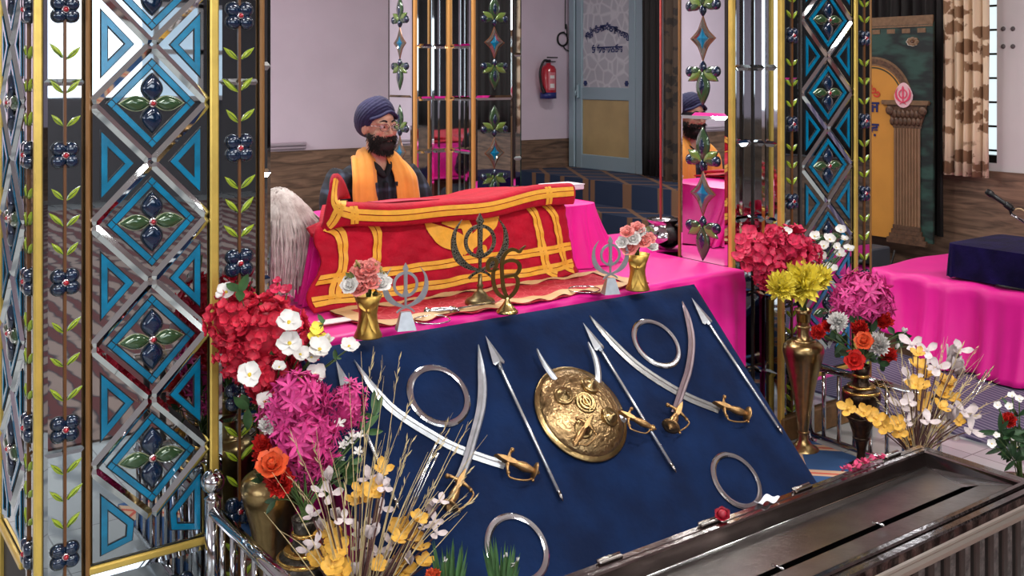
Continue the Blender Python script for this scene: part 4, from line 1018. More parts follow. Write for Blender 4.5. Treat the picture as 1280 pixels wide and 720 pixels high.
# ---- emblems standing on the runner
def stand_emblem(name, label, px, py, H, mats, base, group, thick=.006, yaw=0., z=ZP+.014):
    p = at_z(px, py, z); r = thing(name, label, 'emblem', p, group)
    M0 = Matrix.Translation(p) @ Matrix.Rotation(yaw, 4, 'Z') @ frame((0, 0, 0), (1, 0, 0), (0, 0, 1))
    return r, p, M0
filig = None
m, nt, bb, N, L = nodes('filigree_metal', .35, .9)
tc = N('TexCoord'); vo = N('TexVoronoi', feature='DISTANCE_TO_EDGE'); vo.inputs['Scale'].default_value = 130; L(tc.outputs['Object'], vo.inputs['Vector'])
cr = N('ValToRGB'); cr.color_ramp.elements[0].position = .05; cr.color_ramp.elements[0].color = (.16, .145, .11, 1); cr.color_ramp.elements[1].position = .22; cr.color_ramp.elements[1].color = (.025, .024, .02, 1); L(vo.outputs['Distance'], cr.inputs[0]); L(cr.outputs[0], bb.inputs['Base Color'])
bp = N('Bump', invert=True); bp.inputs['Strength'].default_value = .6; bp.inputs['Distance'].default_value = .004; L(vo.outputs['Distance'], bp.inputs['Height']); L(bp.outputs[0], bb.inputs['Normal']); filig = m
r, p, M0 = stand_emblem('khanda_emblem', 'large dark filigree sword-and-ring emblem on a round pedestal before the red cover', 600, 379, .3, None, None, None, yaw=-.25)
parts = {}
def pf(k):
    if k == 'kirpan':
        parts.setdefault('kirpan', []).append(MB()); return parts['kirpan'][-1]
    return parts.setdefault(k, MB())
khanda(.24, M0 @ Matrix.Translation((0, .188, -.004)), .008, pf)
parts['ring'].build('ring', filig, r); parts['sword'].build('upright_sword', filig, r)
for k in parts['kirpan']: k.build('curved_blade', filig, r)
b = MB(); antq = mat('antique_brass', (150, 134, 96), .35, .9, var=.5, scale=60)
b.lathe([(.052, 0), (.052, .008), (.045, .016), (.03, .022), (.022, .035), (.012, .042), (.009, .055), (.013, .06), (.008, .068), (.007, .10), (0, .10)], 24, Matrix.Translation(p)); b.build('pedestal', antq, r)
r, p, M0 = stand_emblem('ek_onkar_emblem', 'brass ek onkar character on a small conical brass foot', 634, 391, .3, None, None, None, yaw=-.25)
E4 = lambda x, y: ((x-443)*.000546, (662-y)*.000546)
Q = lambda pts: [E4(*q) for q in pts]
b = MB(); Mk = M0 @ Matrix.Translation((0, 0, -.003))
stroke(b, Q([(388, 392), (352, 402), (322, 396), (318, 360), (340, 332), (366, 338), (376, 366), (358, 398), (352, 440), (358, 490), (378, 535), (410, 562), (444, 572)]), [.006, .008, .011, .012, .012, .012, .011, .011, .012, .0125, .0125, .012, .010], 0, .007, Mk)
stroke(b, Q([(562, 266), (540, 282), (520, 300), (496, 288), (468, 284), (436, 300), (414, 335), (408, 380), (410, 440), (416, 500), (430, 545), (446, 574)]), [.002, .007, .010, .010, .011, .011, .012, .012, .012, .0125, .0125, .010], 0, .0075, Mk)
stroke(b, Q([(412, 366), (440, 352), (480, 350), (512, 366), (524, 396), (512, 424), (488, 438), (410, 444)]), [.008, .010, .0115, .012, .0125, .0115, .010, .010], 0, .007, Mk)
stroke(b, Q([(486, 438), (508, 462), (510, 500), (494, 536), (468, 562), (444, 574)]), [.010, .012, .0125, .0125, .012, .010], 0, .0068, Mk)
b.build('character', mat('aged_brass', (112, 92, 50), .3, .95, var=.3, scale=40), r)
b = MB(); b.lathe([(.036, 0), (.037, .005), (.03, .012), (.016, .028), (.008, .042), (.009, .048), (0, .054)], 22, Matrix.Translation(p)); b.build('foot', mat('pale_brass', (206, 180, 116), .22, 1.), r)
silv = mat('brushed_silver', (168, 172, 178), .36, .85, var=.15, scale=50)
for (px, py, lab, yw, Hh) in ((507, 412, 'silver sword-and-ring emblem at left, beside the vase of roses', -.3, .2), (763, 367, 'silver sword-and-ring emblem at the right end of the red runner', -.3, .2)):
    r, p, M0 = stand_emblem('khanda_emblem', lab, px, py, Hh, None, None, None, yaw=yw)
    parts.clear(); khanda(.165, M0 @ Matrix.Translation((0, .122, -.003)), .005, pf)
    parts['ring'].build('ring', silv, r); parts['sword'].build('upright_sword', silv, r)
    for k in parts['kirpan']: k.build('curved_blade', silv, r)
    b = MB(); q = .03
    vs = [(-q, -.02, 0), (q, -.02, 0), (q, .02, 0), (-q, .02, 0), (-q*.5, -.008, .055), (q*.5, -.008, .055), (q*.5, .008, .055), (-q*.5, .008, .055)]
    b.add(vs, [(3, 2, 1, 0), (0, 1, 5, 4), (1, 2, 6, 5), (2, 3, 7, 6), (3, 0, 4, 7), (4, 5, 6, 7)], Matrix.Translation(p) @ Matrix.Rotation(yw, 4, 'Z')); b.build('foot', silv, r)
# small dagger on the runner
h, g, t = at_z(533, 389, ZP+.022), at_z(570, 386, ZP+.022), at_z(640, 374, ZP+.022)
r = thing('dagger', 'small silver dagger lying across the red runner in front of the big emblem', 'dagger', (g.x, g.y, ZP+.014))
d = (g-h); Md = frame(h, d, (0, 0, 1)) @ Matrix.Rotation(PI/2, 4, 'Y'); Ld = d.length
b = MB(); b.lathe([(.0, -.01), (.011, -.006), (.013, .002), (.009, .01), (.006, .014), (.009, .02), (.010, Ld*.45), (.007, Ld*.75), (.012, Ld*.82), (.007, Ld*.9), (.008, Ld)], 14, Md); b.build('handle', steel, r)
b = MB(); n = V((0, 0, 1)).cross(d.normalized()); b.tube([g-n*.03, g, g+n*.03], [.004, .006, .004], 8); b.build('crossguard', steel, r)
b = MB(); dd = (t-g).normalized(); b.add([g+n*.009, g-n*.009, t, g+V((0, 0, .004)), g-V((0, 0, .003))], [(0, 3, 2), (3, 1, 2), (0, 2, 4), (1, 4, 2), (0, 4, 1, 3)]); b.build('blade', steel, r)
for (px, py, lab) in ((540, 400, 'thin steel bangle lying on the runner behind the left silver emblem'), (730, 362, 'thin steel bangle lying at the right end of the runner')):
    p = at_z(px, py, ZP+.017); b = MB(); b.lathe([(.055, 0), (.056, .003), (.059, .003), (.06, 0), (.055, 0)], 40, Matrix.Translation(p)); tag(b.build('steel_bangle', steel), lab, 'bangle')
# whisk of yak hair
p = at_z(368, 385, ZP+.02); wr = thing('hair_whisk', 'white yak-hair whisk hanging in a fluffy mass left of the red cover', 'whisk', (p.x, p.y+.12, ZP))
hairm = mat('yak_hair', (222, 212, 206), .6, 0, col2=(176, 158, 152), scale=26, sheen=.3)
b = MB(); rr = random.Random(5)
cxw, cyw = at_y(348, 300, .66).x, .66
top = V((cxw-.03, cyw, 1.03))
for i in range(1100):
    u = rr.random(); a = rr.uniform(0, 2*PI); R0 = .15*math.sqrt(rr.random())
    e = V((cxw+.0+R0*math.cos(a)*.98, cyw+R0*math.sin(a)*.7, ZP+.02+.1*rr.random()*(R0/.15)))
    o = V((cxw+R0*.3*math.cos(a), top.y+R0*.25*math.sin(a), 1.10-.03*(R0/.15)))
    mid = V((cxw+R0*1.12*math.cos(a)+.008*math.sin(i), cyw+R0*.8*math.sin(a), (o.z+e.z)/2+.06))
    q = spline([o, V((cxw+R0*.82*math.cos(a), cyw+R0*.62*math.sin(a), 1.095-.085*(R0/.15)**2)), mid-V((0, 0, .05)), e], 9); w = rr.uniform(.004, .008); t = V((math.sin(a), -math.cos(a), 0)); vs = []; fs = []
    for k, c in enumerate(q): f = 1-.75*(k/9)**2; wv_ = V((.003*math.sin(k*2+i), 0, 0)); vs += [c+t*w*f+wv_, c+V((math.cos(a), math.sin(a), 0))*w*.6+wv_, c-t*w*f+wv_]
    for k in range(9):
        for z in (0, 1): x = k*3+z; fs.append((x, x+1, x+4, x+3))
    b.add(vs, fs, None, True)
b.ball((cxw, cyw, .88), (.085, .055, .16), 20)
b.build('hair', hairm, wr)
b = MB(); b.tube([(top.x-.0, top.y, 1.08), (top.x-.05, top.y+.02, 1.11), (top.x-.14, top.y+.04, 1.13)], [.014, .016, .012], 10); b.build('handle', mat('silver_handle', (190, 190, 190), .2, 1.), wr)
# steel pot and red cord behind the right vase
p = at_z(829, 309, ZP+.01); b = MB()
b.lathe([(.0, .0), (.05, .0), (.085, .03), (.092, .06), (.07, .095), (.055, .105), (.075, .125), (.078, .13), (.06, .122), (.0, .1)], 30, Matrix.Translation(p)); tag(b.build('steel_pot', mat('pot_steel', (190, 186, 190), .12, 1.)), 'round polished steel water pot standing on pink sheet beside the mirrored pillar', 'pot')
q = at_d(826, 100, (p-CAM).dot(FW)); b = MB(); b.tube([(p.x-.015, p.y, p.z+.128), (q.x, q.y, 1.6), (q.x, q.y, ZC)], .0055, 8); tag(b.build('red_cord', mat('red_cord', (186, 78, 74), .8)), 'red twisted cord hanging straight down above the steel pot', 'cord')
# ================================================================ VASES and FLOWERS
pet = lambda n, c, v=.25, s=60: mat(n, c, .55, 0, var=v, scale=s, sss=.0)
redf = pet('red_petal', (228, 44, 74), .35); crim = pet('pinkish_red_petal', (226, 48, 92), .4); magf = pet('magenta_petal', (222, 66, 146), .3); carr = pet('scarlet_petal', (222, 42, 36), .4)
oraf = pet('orange_petal', (236, 98, 52), .3); whif = pet('white_petal', (236, 234, 230), .12); yelf = pet('yellow_petal', (255, 240, 96), .1); golf = pet('golden_petal', (236, 184, 76), .3)
palf = pet('pale_dried_petal', (216, 203, 203), .2); cenf = pet('yellow_centre', (226, 198, 60), .2); pinf = pet('rose_pink_petal', (246, 158, 150), .22); berg = pet('gold_berry', (170, 150, 84), .3)
lgr = pet('leaf_green', (62, 104, 52), .5, 30); dgr = pet('dark_leaf', (40, 76, 40), .4, 30); stg = pet('stem_green', (72, 96, 44), .3); drg = pet('dried_grass', (206, 186, 138), .4, 20); drb = pet('dried_stem', (92, 56, 52), .4, 20)
tins = mat('silver_tinsel', (226, 226, 224), .15, 1.)
fr = random.Random(21)
def sph():
    z = fr.uniform(-1, 1); a = fr.uniform(0, 2*PI); r = math.sqrt(1-z*z); return V((r*math.cos(a), r*math.sin(a), z))
def fib(n, i):
    z = 1-2*(i+.5)/n; a = i*2.399963; r = math.sqrt(1-z*z); return V((r*math.cos(a), r*math.sin(a), z))
TOC = lambda c: (CAM-V(c)).normalized()
def florets(mb, c, rad, n, pl_, pw, k=5, cup=.25, jit=.25, pet_m=0, cen_m=None, tip=.6, inner=True):
    """cluster of n small k-petalled florets over an ellipsoid"""
    rx, ry, rz = rad
    for i in range(n):
        d = (fib(n, i)+sph()*jit).normalized(); q = fr.uniform(.72, 1.16)
        p = V(c)+V((d.x*rx, d.y*ry, d.z*rz))*q; a = d.orthogonal().normalized(); w = d.cross(a); t0 = fr.uniform(0, 6)
        for j in range(k):
            t = t0+2*PI*j/k; e = (a*math.cos(t)+w*math.sin(t))*1.+d*fr.uniform(.15, .55)
            mb.petal(p, e, d, pl_*fr.uniform(.85, 1.15), pw, cup, tip, pet_m, 3)
        if cen_m is not None: mb.ball(p+d*pl_*.2, pl_*.16, 6, None, cen_m)
    if inner: mb.ball(c, (rx*.8, ry*.8, rz*.8), 10, None, pet_m)
def carnation(mb, c, R, d, n=70, m=0, frill=True):
    d = V(d).normalized()
    for i in range(n):
        e = fib(n, i); 
        if e.dot(d) < -.35: e = e-d*2*e.dot(d)
        e = (e+sph()*.15).normalized(); L_ = R*fr.uniform(.75, 1.05)*(.8+.2*e.dot(d))
        mb.petal(V(c), e, d+sph()*.4, L_, R*(.42 if frill else .26), fr.uniform(.05, .3), .75, m, 3)
def bloom(mb, c, d, R, k=5, m=0, cm=1, wide=.95, cup=.2, cr=.16):
    d = V(d).normalized(); a = d.orthogonal().normalized(); w = d.cross(a); t0 = fr.uniform(0, 6)
    for j in range(k):
        t = t0+2*PI*j/k; e = (a*math.cos(t)+w*math.sin(t))+d*fr.uniform(.1, .35); mb.petal(V(c)+d*.002*(j % 2), e, d, R*fr.uniform(.88, 1.1), R*wide, cup, .62, m, 5)
    if cm is not None: mb.ball(V(c)+d*R*.12, R*cr, 8, None, cm)
def rose(mb, c, d, R, m=0):
    d = V(d).normalized(); a = d.orthogonal().normalized(); w = d.cross(a)
    for ring_, (k, ln, wd, op) in enumerate(((3, .75, .75, .15), (4, .85, .9, .4), (5, .95, 1.0, .75), (6, 1.05, 1.1, 1.25))):
        for j in range(k):
            t = 2*PI*j/k+ring_*.7; o = (a*math.cos(t)+w*math.sin(t)); e = d+o*op
            mb.petal(V(c)-d*R*.45+o*R*.12*ring_, e, -o+d*.3, R*ln*1.15, R*wd, .28-.16*ring_, .7, m, 5)
    mb.ball(V(c)-d*R*.1, R*.32, 8, None, m)
def leaf(mb, c, d, L_, W, m=0, n=(0, 0, 1), cup=-.2): mb.petal(c, d, n, L_, W, cup, .42, m, 5, .15)
def pxr(px, d): return px*d/FP
def dep(p): return (V(p)-CAM).dot(FW)
class Bunch:
    """one bouquet thing: heads, stems, leaves as parts, all rising from one mouth"""
    def __init__(s, label, mouth, group=None, name='artificial_flower_bouquet'):
        s.o = thing(name, label, 'flowers', mouth, group); s.mouth = V(mouth); s.st = MB(); s.lf = MB(); s.nl = 0
    def stem(s, p, r=.0022, bend=.3):
        p = V(p); m = s.mouth; mid = m.lerp(p, .5)+V((0, 0, .02)); s.st.tube(spline([m-V((0, 0, .03)), m+V((fr.uniform(-.008, .008), fr.uniform(-.008, .008), .01)), mid, p], 8), r, 5)
    def head(s, kind, px, py, rpx, y, m, **k):
        p = at_y(px, py, y); R0 = pxr(rpx, dep(p)); b = MB(); d = (TOC(p)*.8+V((0, 0, .35))+sph()*.25+(p-s.mouth).normalized()*.4).normalized(); mats = [m]
        s.stem(p-d*R0*.3); nm = 'flower_head'
        if kind == 'hyd': florets(b, p, (R0, R0*.85, R0*k.get('ay', 1.)), k.get('n', 90), R0*k.get('pl', .26), R0*k.get('pw', .26), 5, .2, .25)
        elif kind == 'star': florets(b, p, (R0, R0*.8, R0*k.get('ay', 1.)), k.get('n', 60), R0*k.get('pl', .34), R0*.15, 6, -.12, .3, tip=.4)
        elif kind == 'carn': carnation(b, p, R0*1.05, d, k.get('n', 80))
        elif kind == 'mum': carnation(b, p, R0*1.1, d, k.get('n', 110), frill=False)
        elif kind == 'bloom': bloom(b, p, d, R0, k.get('k', 5), 0, 1, k.get('wide', .95)); mats = [m, k.get('cm', cenf)]
        elif kind == 'rose': rose(b, p, d, R0*.95)
        elif kind == 'bud':
            for q in range(4): b.petal(p-d*R0*.5, d+sph()*.3, sph(), R0*1.4, R0*.8, .15, .55, 0, 4)
        elif kind == 'berry':
            for q in range(6): b.ball(p+sph()*R0*.7, R0*.38, 6)
        return b.build(nm, mats, s.o)
    def leaves(s, pts, y, L_, W, m=lgr, n=3):
        for px, py in pts:
            p = at_y(px, py, y+fr.uniform(-.03, .03))
            for q in range(n):
                d = (p-s.mouth).normalized()*.5+sph(); leaf(s.lf, p, d, L_*fr.uniform(.7, 1.2), W, 0, TOC(p)+sph()*.4)
            s.stem(p, .0014)
        s.lm = m; s.nl += 1
    def done(s, stm=stg):
        if s.st.v: s.st.build('stems', stm, s.o)
        if s.lf.v: s.lf.build('leaves', s.lm, s.o)
def vase(label, x, y, prof, m, bands=(), name='flower_vase', flut=None, n=32):
    r = thing(name, label, 'vase', (x, y, 0)); Mx = Matrix.Translation((x, y, 0))
    b = MB(); rim = prof[-1]; inner = [(rim[0]*.82, rim[1]), (rim[0]*.75, rim[1]-.05), (0, rim[1]-.05)]
    b.lathe([(0, .0)]+prof+inner, n, Mx); b.build('vase_body', m, r)
    for z, rr, mm in bands:
        b = MB(); b.lathe([(rr-.002, z-.006), (rr+.002, z-.004), (rr+.0035, z), (rr+.002, z+.004), (rr-.002, z+.006)], n, Mx); b.build('raised_band', mm, r)
    return r
tall = [(.062, 0), (.064, .006), (.058, .018), (.035, .03), (.02, .05), (.018, .075), (.022, .10), (.03, .16), (.043, .24), (.060, .32), (.074, .37), (.081, .402), (.078, .425), (.062, .44), (.04, .447), (.029, .452), (.025, .47), (.024, .52), (.027, .55), (.036, .57)]
short = [(.055, 0), (.056, .008), (.04, .02), (.02, .035), (.015, .06), (.02, .09), (.036, .15), (.055, .21), (.070, .262), (.073, .285), (.066, .305), (.045, .318), (.034, .325), (.03, .34), (.029, .37), (.034, .398)]
VL = (1.075, -.165); VR = (3.33, -.125); WL = (1.075, -.375); WR = (3.362, -.37)
bt = ((.445, .045, brass), (.08, .021, brass), (.5, .026, brass))
vase('tall polished brass vase at left, standing before the nearest mirrored pillar', *VL, tall, brass, bt)
vase('tall polished brass vase standing right of the blue board', *VR, tall, brass, bt)
bs = ((.318, .05, mat('band_gold', (200, 160, 90), .25, 1.)), (.30, .068, MATS['band_gold']), (.36, .031, MATS['band_gold']), (.235, .064, brassd), (.2, .054, brassd), (.12, .029, brassd))
vase('dark engraved vase with gold bands, low at left behind the chrome rail', *WL, short, mat('engraved_dark', (96, 90, 82), .3, .9, var=.7, scale=50, bump=.3, bscale=90), bs)
vase('dark bronze vase at right with a narrow foot, before the chrome rail', *WR, short, brassd, bs)
# ---- left bouquets
m1 = (VL[0], VL[1], .575)
B_ = Bunch('large bunch of bright red flower heads in the left brass vase', m1)
for a in ((335, 418, 40, -.17), (338, 466, 34, -.19), (296, 398, 34, -.12), (384, 430, 20, -.2), (305, 440, 30, -.13)): B_.head('hyd', *a, redf, n=110)
B_.leaves([(360, 500), (310, 510), (300, 365)], -.16, .05, .025); B_.done()
B_ = Bunch('sprig of loose pink blossoms standing highest among the left flowers', m1)
for a in ((344, 362, 9), (358, 364, 9), (337, 368, 7), (350, 384, 15), (342, 380, 12), (356, 393, 10), (347, 352, 6)): B_.head('bloom', *a, -.13, crim, k=4, wide=1.1, cm=crim)
B_.done()
B_ = Bunch('spray of white blossoms with yellow centres over the left red flowers', m1)
for a in ((361, 404, 18), (362, 430, 18), (312, 469, 18), (394, 470, 16), (399, 438, 17), (375, 444, 13), (331, 503, 14), (349, 460, 10), (389, 448, 12), (283, 366, 14)): B_.head('bloom', *a, -.275 if a[0] > 300 else -.12, whif)
B_.head('bloom', 436, 434, 13, -.26, whif); B_.head('bud', 409, 425, 10, -.25, whif); B_.head('bud', 298, 362, 8, -.12, whif)
for a in ((396, 412, 10), (404, 428, 11), (390, 423, 9), (372, 470, 8)): B_.head('bloom', *a, -.24, yelf, cm=yelf)
B_.leaves([(420, 450), (380, 480), (345, 440), (404, 405)], -.25, .03, .014); B_.done()
m2 = (WL[0], WL[1], .40)
B_ = Bunch('big magenta bunch of starry flowers at left of the blue board', m2)
for a, ay in (((374, 500, 34, -.33), .9), ((380, 545, 38, -.34), 1.05), ((384, 585, 22, -.33), .9), ((436, 508, 21, -.30), 1.4), ((352, 520, 24, -.32), 1.)): B_.head('star', *a, magf, n=60, ay=ay, pl=.5)
B_.leaves([(468, 520), (455, 540), (440, 590), (415, 600), (350, 560)], -.3, .06, .018, lgr, 4); B_.done()
B_ = Bunch('cluster of scarlet carnations and one orange rose below the magenta bunch at left', m2)
for a in ((328, 557, 17, -.32), (351, 604, 25, -.38), (326, 572, 13, -.33)): B_.head('carn', *a, carr)
B_.head('rose', 340, 580, 17, -.39, oraf); B_.head('carn', 335, 533, 15, -.33, whif)
B_.leaves([(345, 625), (365, 560), (330, 600)], -.33, .035, .014, dgr); B_.done()
B_ = Bunch('sprays of small white starry flowers and leaves right of the magenta bunch', m2)
for a in ((424, 530, 9), (438, 552, 10), (447, 565, 8), (428, 557, 8), (440, 545, 8), (425, 575, 7), (450, 545, 7)): B_.head('bloom', *a, -.33, whif, wide=.5, cm=whif)
B_.leaves([(420, 585), (438, 580), (405, 610), (430, 597)], -.33, .045, .016, lgr, 4); B_.done()
# ---- dried arrangements
def dried(label, base, gold, pale, grass, y, rg, rp, pot, tin=()):
    B_ = Bunch(label, (base[0], base[1], .17), name='dried_flower_arrangement')
    for px, py in gold: B_.head('bloom', px, py, rg*fr.uniform(.8, 1.15), y+fr.uniform(-.05, .05), golf, k=fr.choice((4, 5)), wide=.75, cm=golf)
    for i, (px, py) in enumerate(pale): B_.head(('bloom', 'bud', 'bloom')[i % 3], px, py, rp*fr.uniform(.8, 1.1), y+fr.uniform(-.06, .06), palf, k=3, wide=.62, cm=palf)
    g = MB()
    for (px, py) in grass:
        p = at_y(px, py, y+fr.uniform(-.07, .07)); m = B_.mouth; q = m.lerp(p, .55)+V((fr.uniform(-.02, .02), fr.uniform(-.02, .02), .03))
        g.tube(spline([m+V((fr.uniform(-.02, .02), fr.uniform(-.02, .02), -.02)), q, p], 10), [.0011]*7+[.0009, .0007, .0005, .0003], 5)
        if fr.random() < .5:
            d = (p-q).normalized()
            for k in range(8): c = p-d*(.012*k); g.petal(c, d+sph()*.35, sph(), .022, .004, 0, .5, 0, 2)
    g.build('grass_blades', drg, B_.o)
    if tin:
        g = MB()
        for a, c in tin: g.tube([at_y(*a, y), at_y(*c, y-.0)], .0022, 6)
        g.build('silver_sticks', tins, B_.o)
    B_.done(drb)
    b = MB(); b.lathe([(0, 0), (.05, 0), (.052, .006), (.038, .02), (.05, .06), (.065, .12), (.055, .16), (.05, .18), (.042, .178), (.04, .1), (0, .1)], 26, Matrix.Translation((base[0], base[1], 0)))
    tag(b.build('flower_pot', brassd, origin=(base[0], base[1], 0)), pot, 'pot')
f4 = lambda L_: [(400+x/4, 540+y/4) for x, y in L_]
rnd2 = random.Random(4)
gl = f4([(310, 195), (200, 300), (230, 330), (265, 300), (180, 350), (400, 495), (450, 530), (390, 540), (100, 555), (85, 590), (500, 585), (395, 655), (290, 670), (490, 440), (110, 700), (50, 515), (420, 700), (0, 640), (520, 660), (60, 680)])
pl2 = f4([(240, 235), (310, 260), (325, 285), (195, 500), (260, 510), (200, 580), (290, 610), (210, 680), (600, 350), (570, 450), (40, 225), (60, 310), (5, 300), (100, 420), (310, 385), (270, 450), (545, 380), (580, 510), (520, 480), (230, 640), (120, 440), (320, 640), (20, 470), (-20, 560), (350, 560), (450, 640), (-40, 420), (-60, 600), (170, 700), (330, 700)])
gr = [(430+90*rnd2.random(), 430+90*rnd2.random()) for _ in range(6)]+[(350+rnd2.random()*260, 520+120*rnd2.random()) for _ in range(30)]+[(480, 470), (489, 545), (508, 552), (535, 565), (584, 640), (340, 590), (330, 640), (345, 660)]
dried('dried arrangement of golden orchids, pale leaves and grasses at lower left', (1.12, -.56), gl, pl2, gr, -.52, 17, 16, 'small dark metal pot under the left dried arrangement', [((545, 556), (500, 655)), ((548, 566), (506, 655)), ((540, 570), (503, 660))])
f8 = lambda L_: [(1040+x/4, 420+y/4) for x, y in L_]
gR = f8([(430, 90), (428, 150), (480, 195), (420, 245), (460, 255), (550, 295), (560, 270), (460, 310), (610, 318), (455, 365), (545, 360), (635, 430), (510, 460), (580, 235), (85, 365), (165, 385), (220, 415), (265, 455), (330, 440), (335, 480), (375, 500), (380, 540)])
pR = f8([(350, 350), (385, 375), (420, 405), (390, 330), (440, 485), (575, 500), (550, 440), (600, 140), (475, 145), (690, 470), (500, 405), (660, 380), (475, 75), (595, 95), (640, 75), (400, 45), (620, 150), (390, 215), (380, 430), (640, 180), (530, 160), (700, 400), (600, 400), (480, 430)])
grR = f8([(800, 160), (830, 210), (720, 60), (560, 5), (580, 0), (740, 110), (690, 120), (760, 90), (840, 230), (550, 60), (530, 90), (880, 300), (650, 50), (350, 80), (700, 160), (780, 200), (720, 200), (800, 380)])+[(1090+rnd2.random()*150, 450+rnd2.random()*70) for _ in range(22)]
dried('dried arrangement of golden orchids, beige leaves and grasses behind the donation box', (3.17, -.72), gR, pR, grR, -.7, 13, 17, 'small dark metal pot under the right dried arrangement', [((1136, 450), (1142, 475)), ((1242, 458), (1215, 500)), ((1234, 462), (1210, 500))])
# ---- right bouquets
mR = (VR[0], VR[1], .575)
B_ = Bunch('spray of pinkish-red blossoms in the right brass vase', mR)
for a in ((986, 312, 25), (948, 320, 20), (963, 342, 18), (1006, 318, 17), (970, 300, 15)): B_.head('hyd', *a, -.12, crim, n=50, pl=.42, pw=.36)
for a in ((938, 292, 12), (930, 312, 11), (922, 322, 9), (965, 290, 10), (948, 300, 11), (926, 300, 9), (935, 332, 10), (950, 345, 9), (1012, 335, 9), (1020, 312, 8)): B_.head('bloom', *a, -.12, crim, cm=crim)
B_.done()
B_ = Bunch('yellow chrysanthemum bunch low in the right brass vase', mR)
for a in ((1003, 356, 34), (976, 360, 24), (1024, 350, 20)): B_.head('mum', *a, -.2, yelf, n=130)
B_.done()
B_ = Bunch('spray of small white blossoms at upper right of the right brass vase', mR)
for a in ((1037, 300, 9), (1051, 288, 8), (1049, 319, 9), (1025, 322, 10), (1038, 338, 11), (1018, 296, 8), (1018, 331, 9), (983, 291, 8), (1030, 308, 8), (1060, 312, 8), (1056, 300, 6), (1026, 345, 8), (1045, 310, 7)): B_.head('bloom', *a, -.13, whif)
B_.leaves([(1040, 328), (1010, 340), (980, 350)], -.14, .03, .014); B_.done()
mW = (WR[0], WR[1], .40)
B_ = Bunch('magenta starry flower bunch standing tall in the right bronze vase', mW)
for a, ay in (((1077, 370, 32), .85), ((1060, 378, 20), .9), ((1096, 380, 20), .9)): B_.head('star', *a, -.33, magf, n=55, ay=ay, pl=.5)
B_.done()
B_ = Bunch('mixed red, orange and white blooms round the mouth of the right bronze vase', mW)
for a in ((1047, 403, 16, whif), (1098, 432, 18, whif)): B_.head('mum', a[0], a[1], a[2], -.42, a[3], n=120)
for a in ((1023, 416, 13, carr), (1034, 408, 10, carr), (1075, 412, 15, carr), (1104, 404, 16, carr), (1111, 446, 14, carr)): B_.head('carn', a[0], a[1], a[2], -.38, a[3])
B_.head('rose', 1080, 426, 10, -.43, oraf); B_.head('rose', 1068, 450, 11, -.43, carr)
for a in ((1127, 425, 7), (1138, 432, 7), (1130, 414, 6), (1121, 434, 6)): B_.head('bud', *a, -.38, whif)
B_.leaves([(1055, 428), (1050, 440), (1085, 447), (1118, 418), (1125, 420), (1090, 415), (1062, 400), (1040, 425), (1100, 455)], -.36, .05, .024, dgr, 4); B_.done()
# ---- right-edge pot
b = MB(); q = (3.33, -1.0); b.lathe([(0, 0), (.06, 0), (.07, .02), (.09, .14), (.095, .16), (.085, .16), (.08, .1), (0, .1)], 26, Matrix.Translation((*q, 0))); tag(b.build('flower_pot', brassd, origin=(*q, 0)), 'dark pot at the right edge holding a red bloom and white sprigs', 'pot')
B_ = Bunch('green foliage with one red bloom and white sprigs at the right edge', (*q, .17))
B_.head('carn', 1261, 526, 13, -1.0, carr)
for a in ((1247, 507, 6), (1262, 509, 6), (1265, 495, 6), (1274, 499, 6), (1240, 555, 7), (1272, 560, 7), (1246, 545, 5), (1266, 548, 6)): B_.head('bloom', *a, -1.0, whif, wide=.8)
B_.leaves([(1262, 545), (1272, 520), (1255, 560), (1275, 540), (1265, 565), (1250, 540), (1278, 555), (1270, 575)], -1.0, .06, .014, dgr, 7); B_.done()
# ---- small pots at the bottom edge in front of the board
for i, (px, py, y, lab, fl) in enumerate(((628, 700, -.80, 'green sprig with pale tips before the bottom steel ring', 0), (562, 705, -.78, 'tufted green sprig with an orange bloom at the bottom edge', 1))):
    p = at_y(px, py+25, y); q = (p.x, p.y)
    b = MB(); b.lathe([(0, 0), (.03, 0), (.03, .006), (.016, .02), (.018, .1), (.03, .16), (.036, .22), (.03, .22), (.02, .1), (0, .1)], 22, Matrix.Translation((*q, 0))); tag(b.build('flower_pot', brassd, origin=(*q, 0)), ['slim dark pot under the green sprig with pale tips', 'slim dark pot under the orange bloom at the bottom edge'][i], 'pot')
    B_ = Bunch(lab, (*q, .225)); g = MB()
    for k in range(38):
        e = at_y(px+fr.uniform(-22, 22), py+fr.uniform(-22, 12), y+fr.uniform(-.03, .03)); leaf(g, B_.mouth+V((0, 0, .0)), e-B_.mouth, (e-B_.mouth).length, .009, 0, TOC(e))
    g.build('leaf_blades', lgr, B_.o)
    if fl: B_.head('carn', 542, 722, 14, y, oraf); B_.head('bud', 556, 700, 6, y, whif)
    else: B_.head('bud', 640, 706, 7, y, whif); B_.head('bud', 632, 695, 6, y, whif); B_.head('bud', 646, 700, 6, y, whif)
    B_.done()
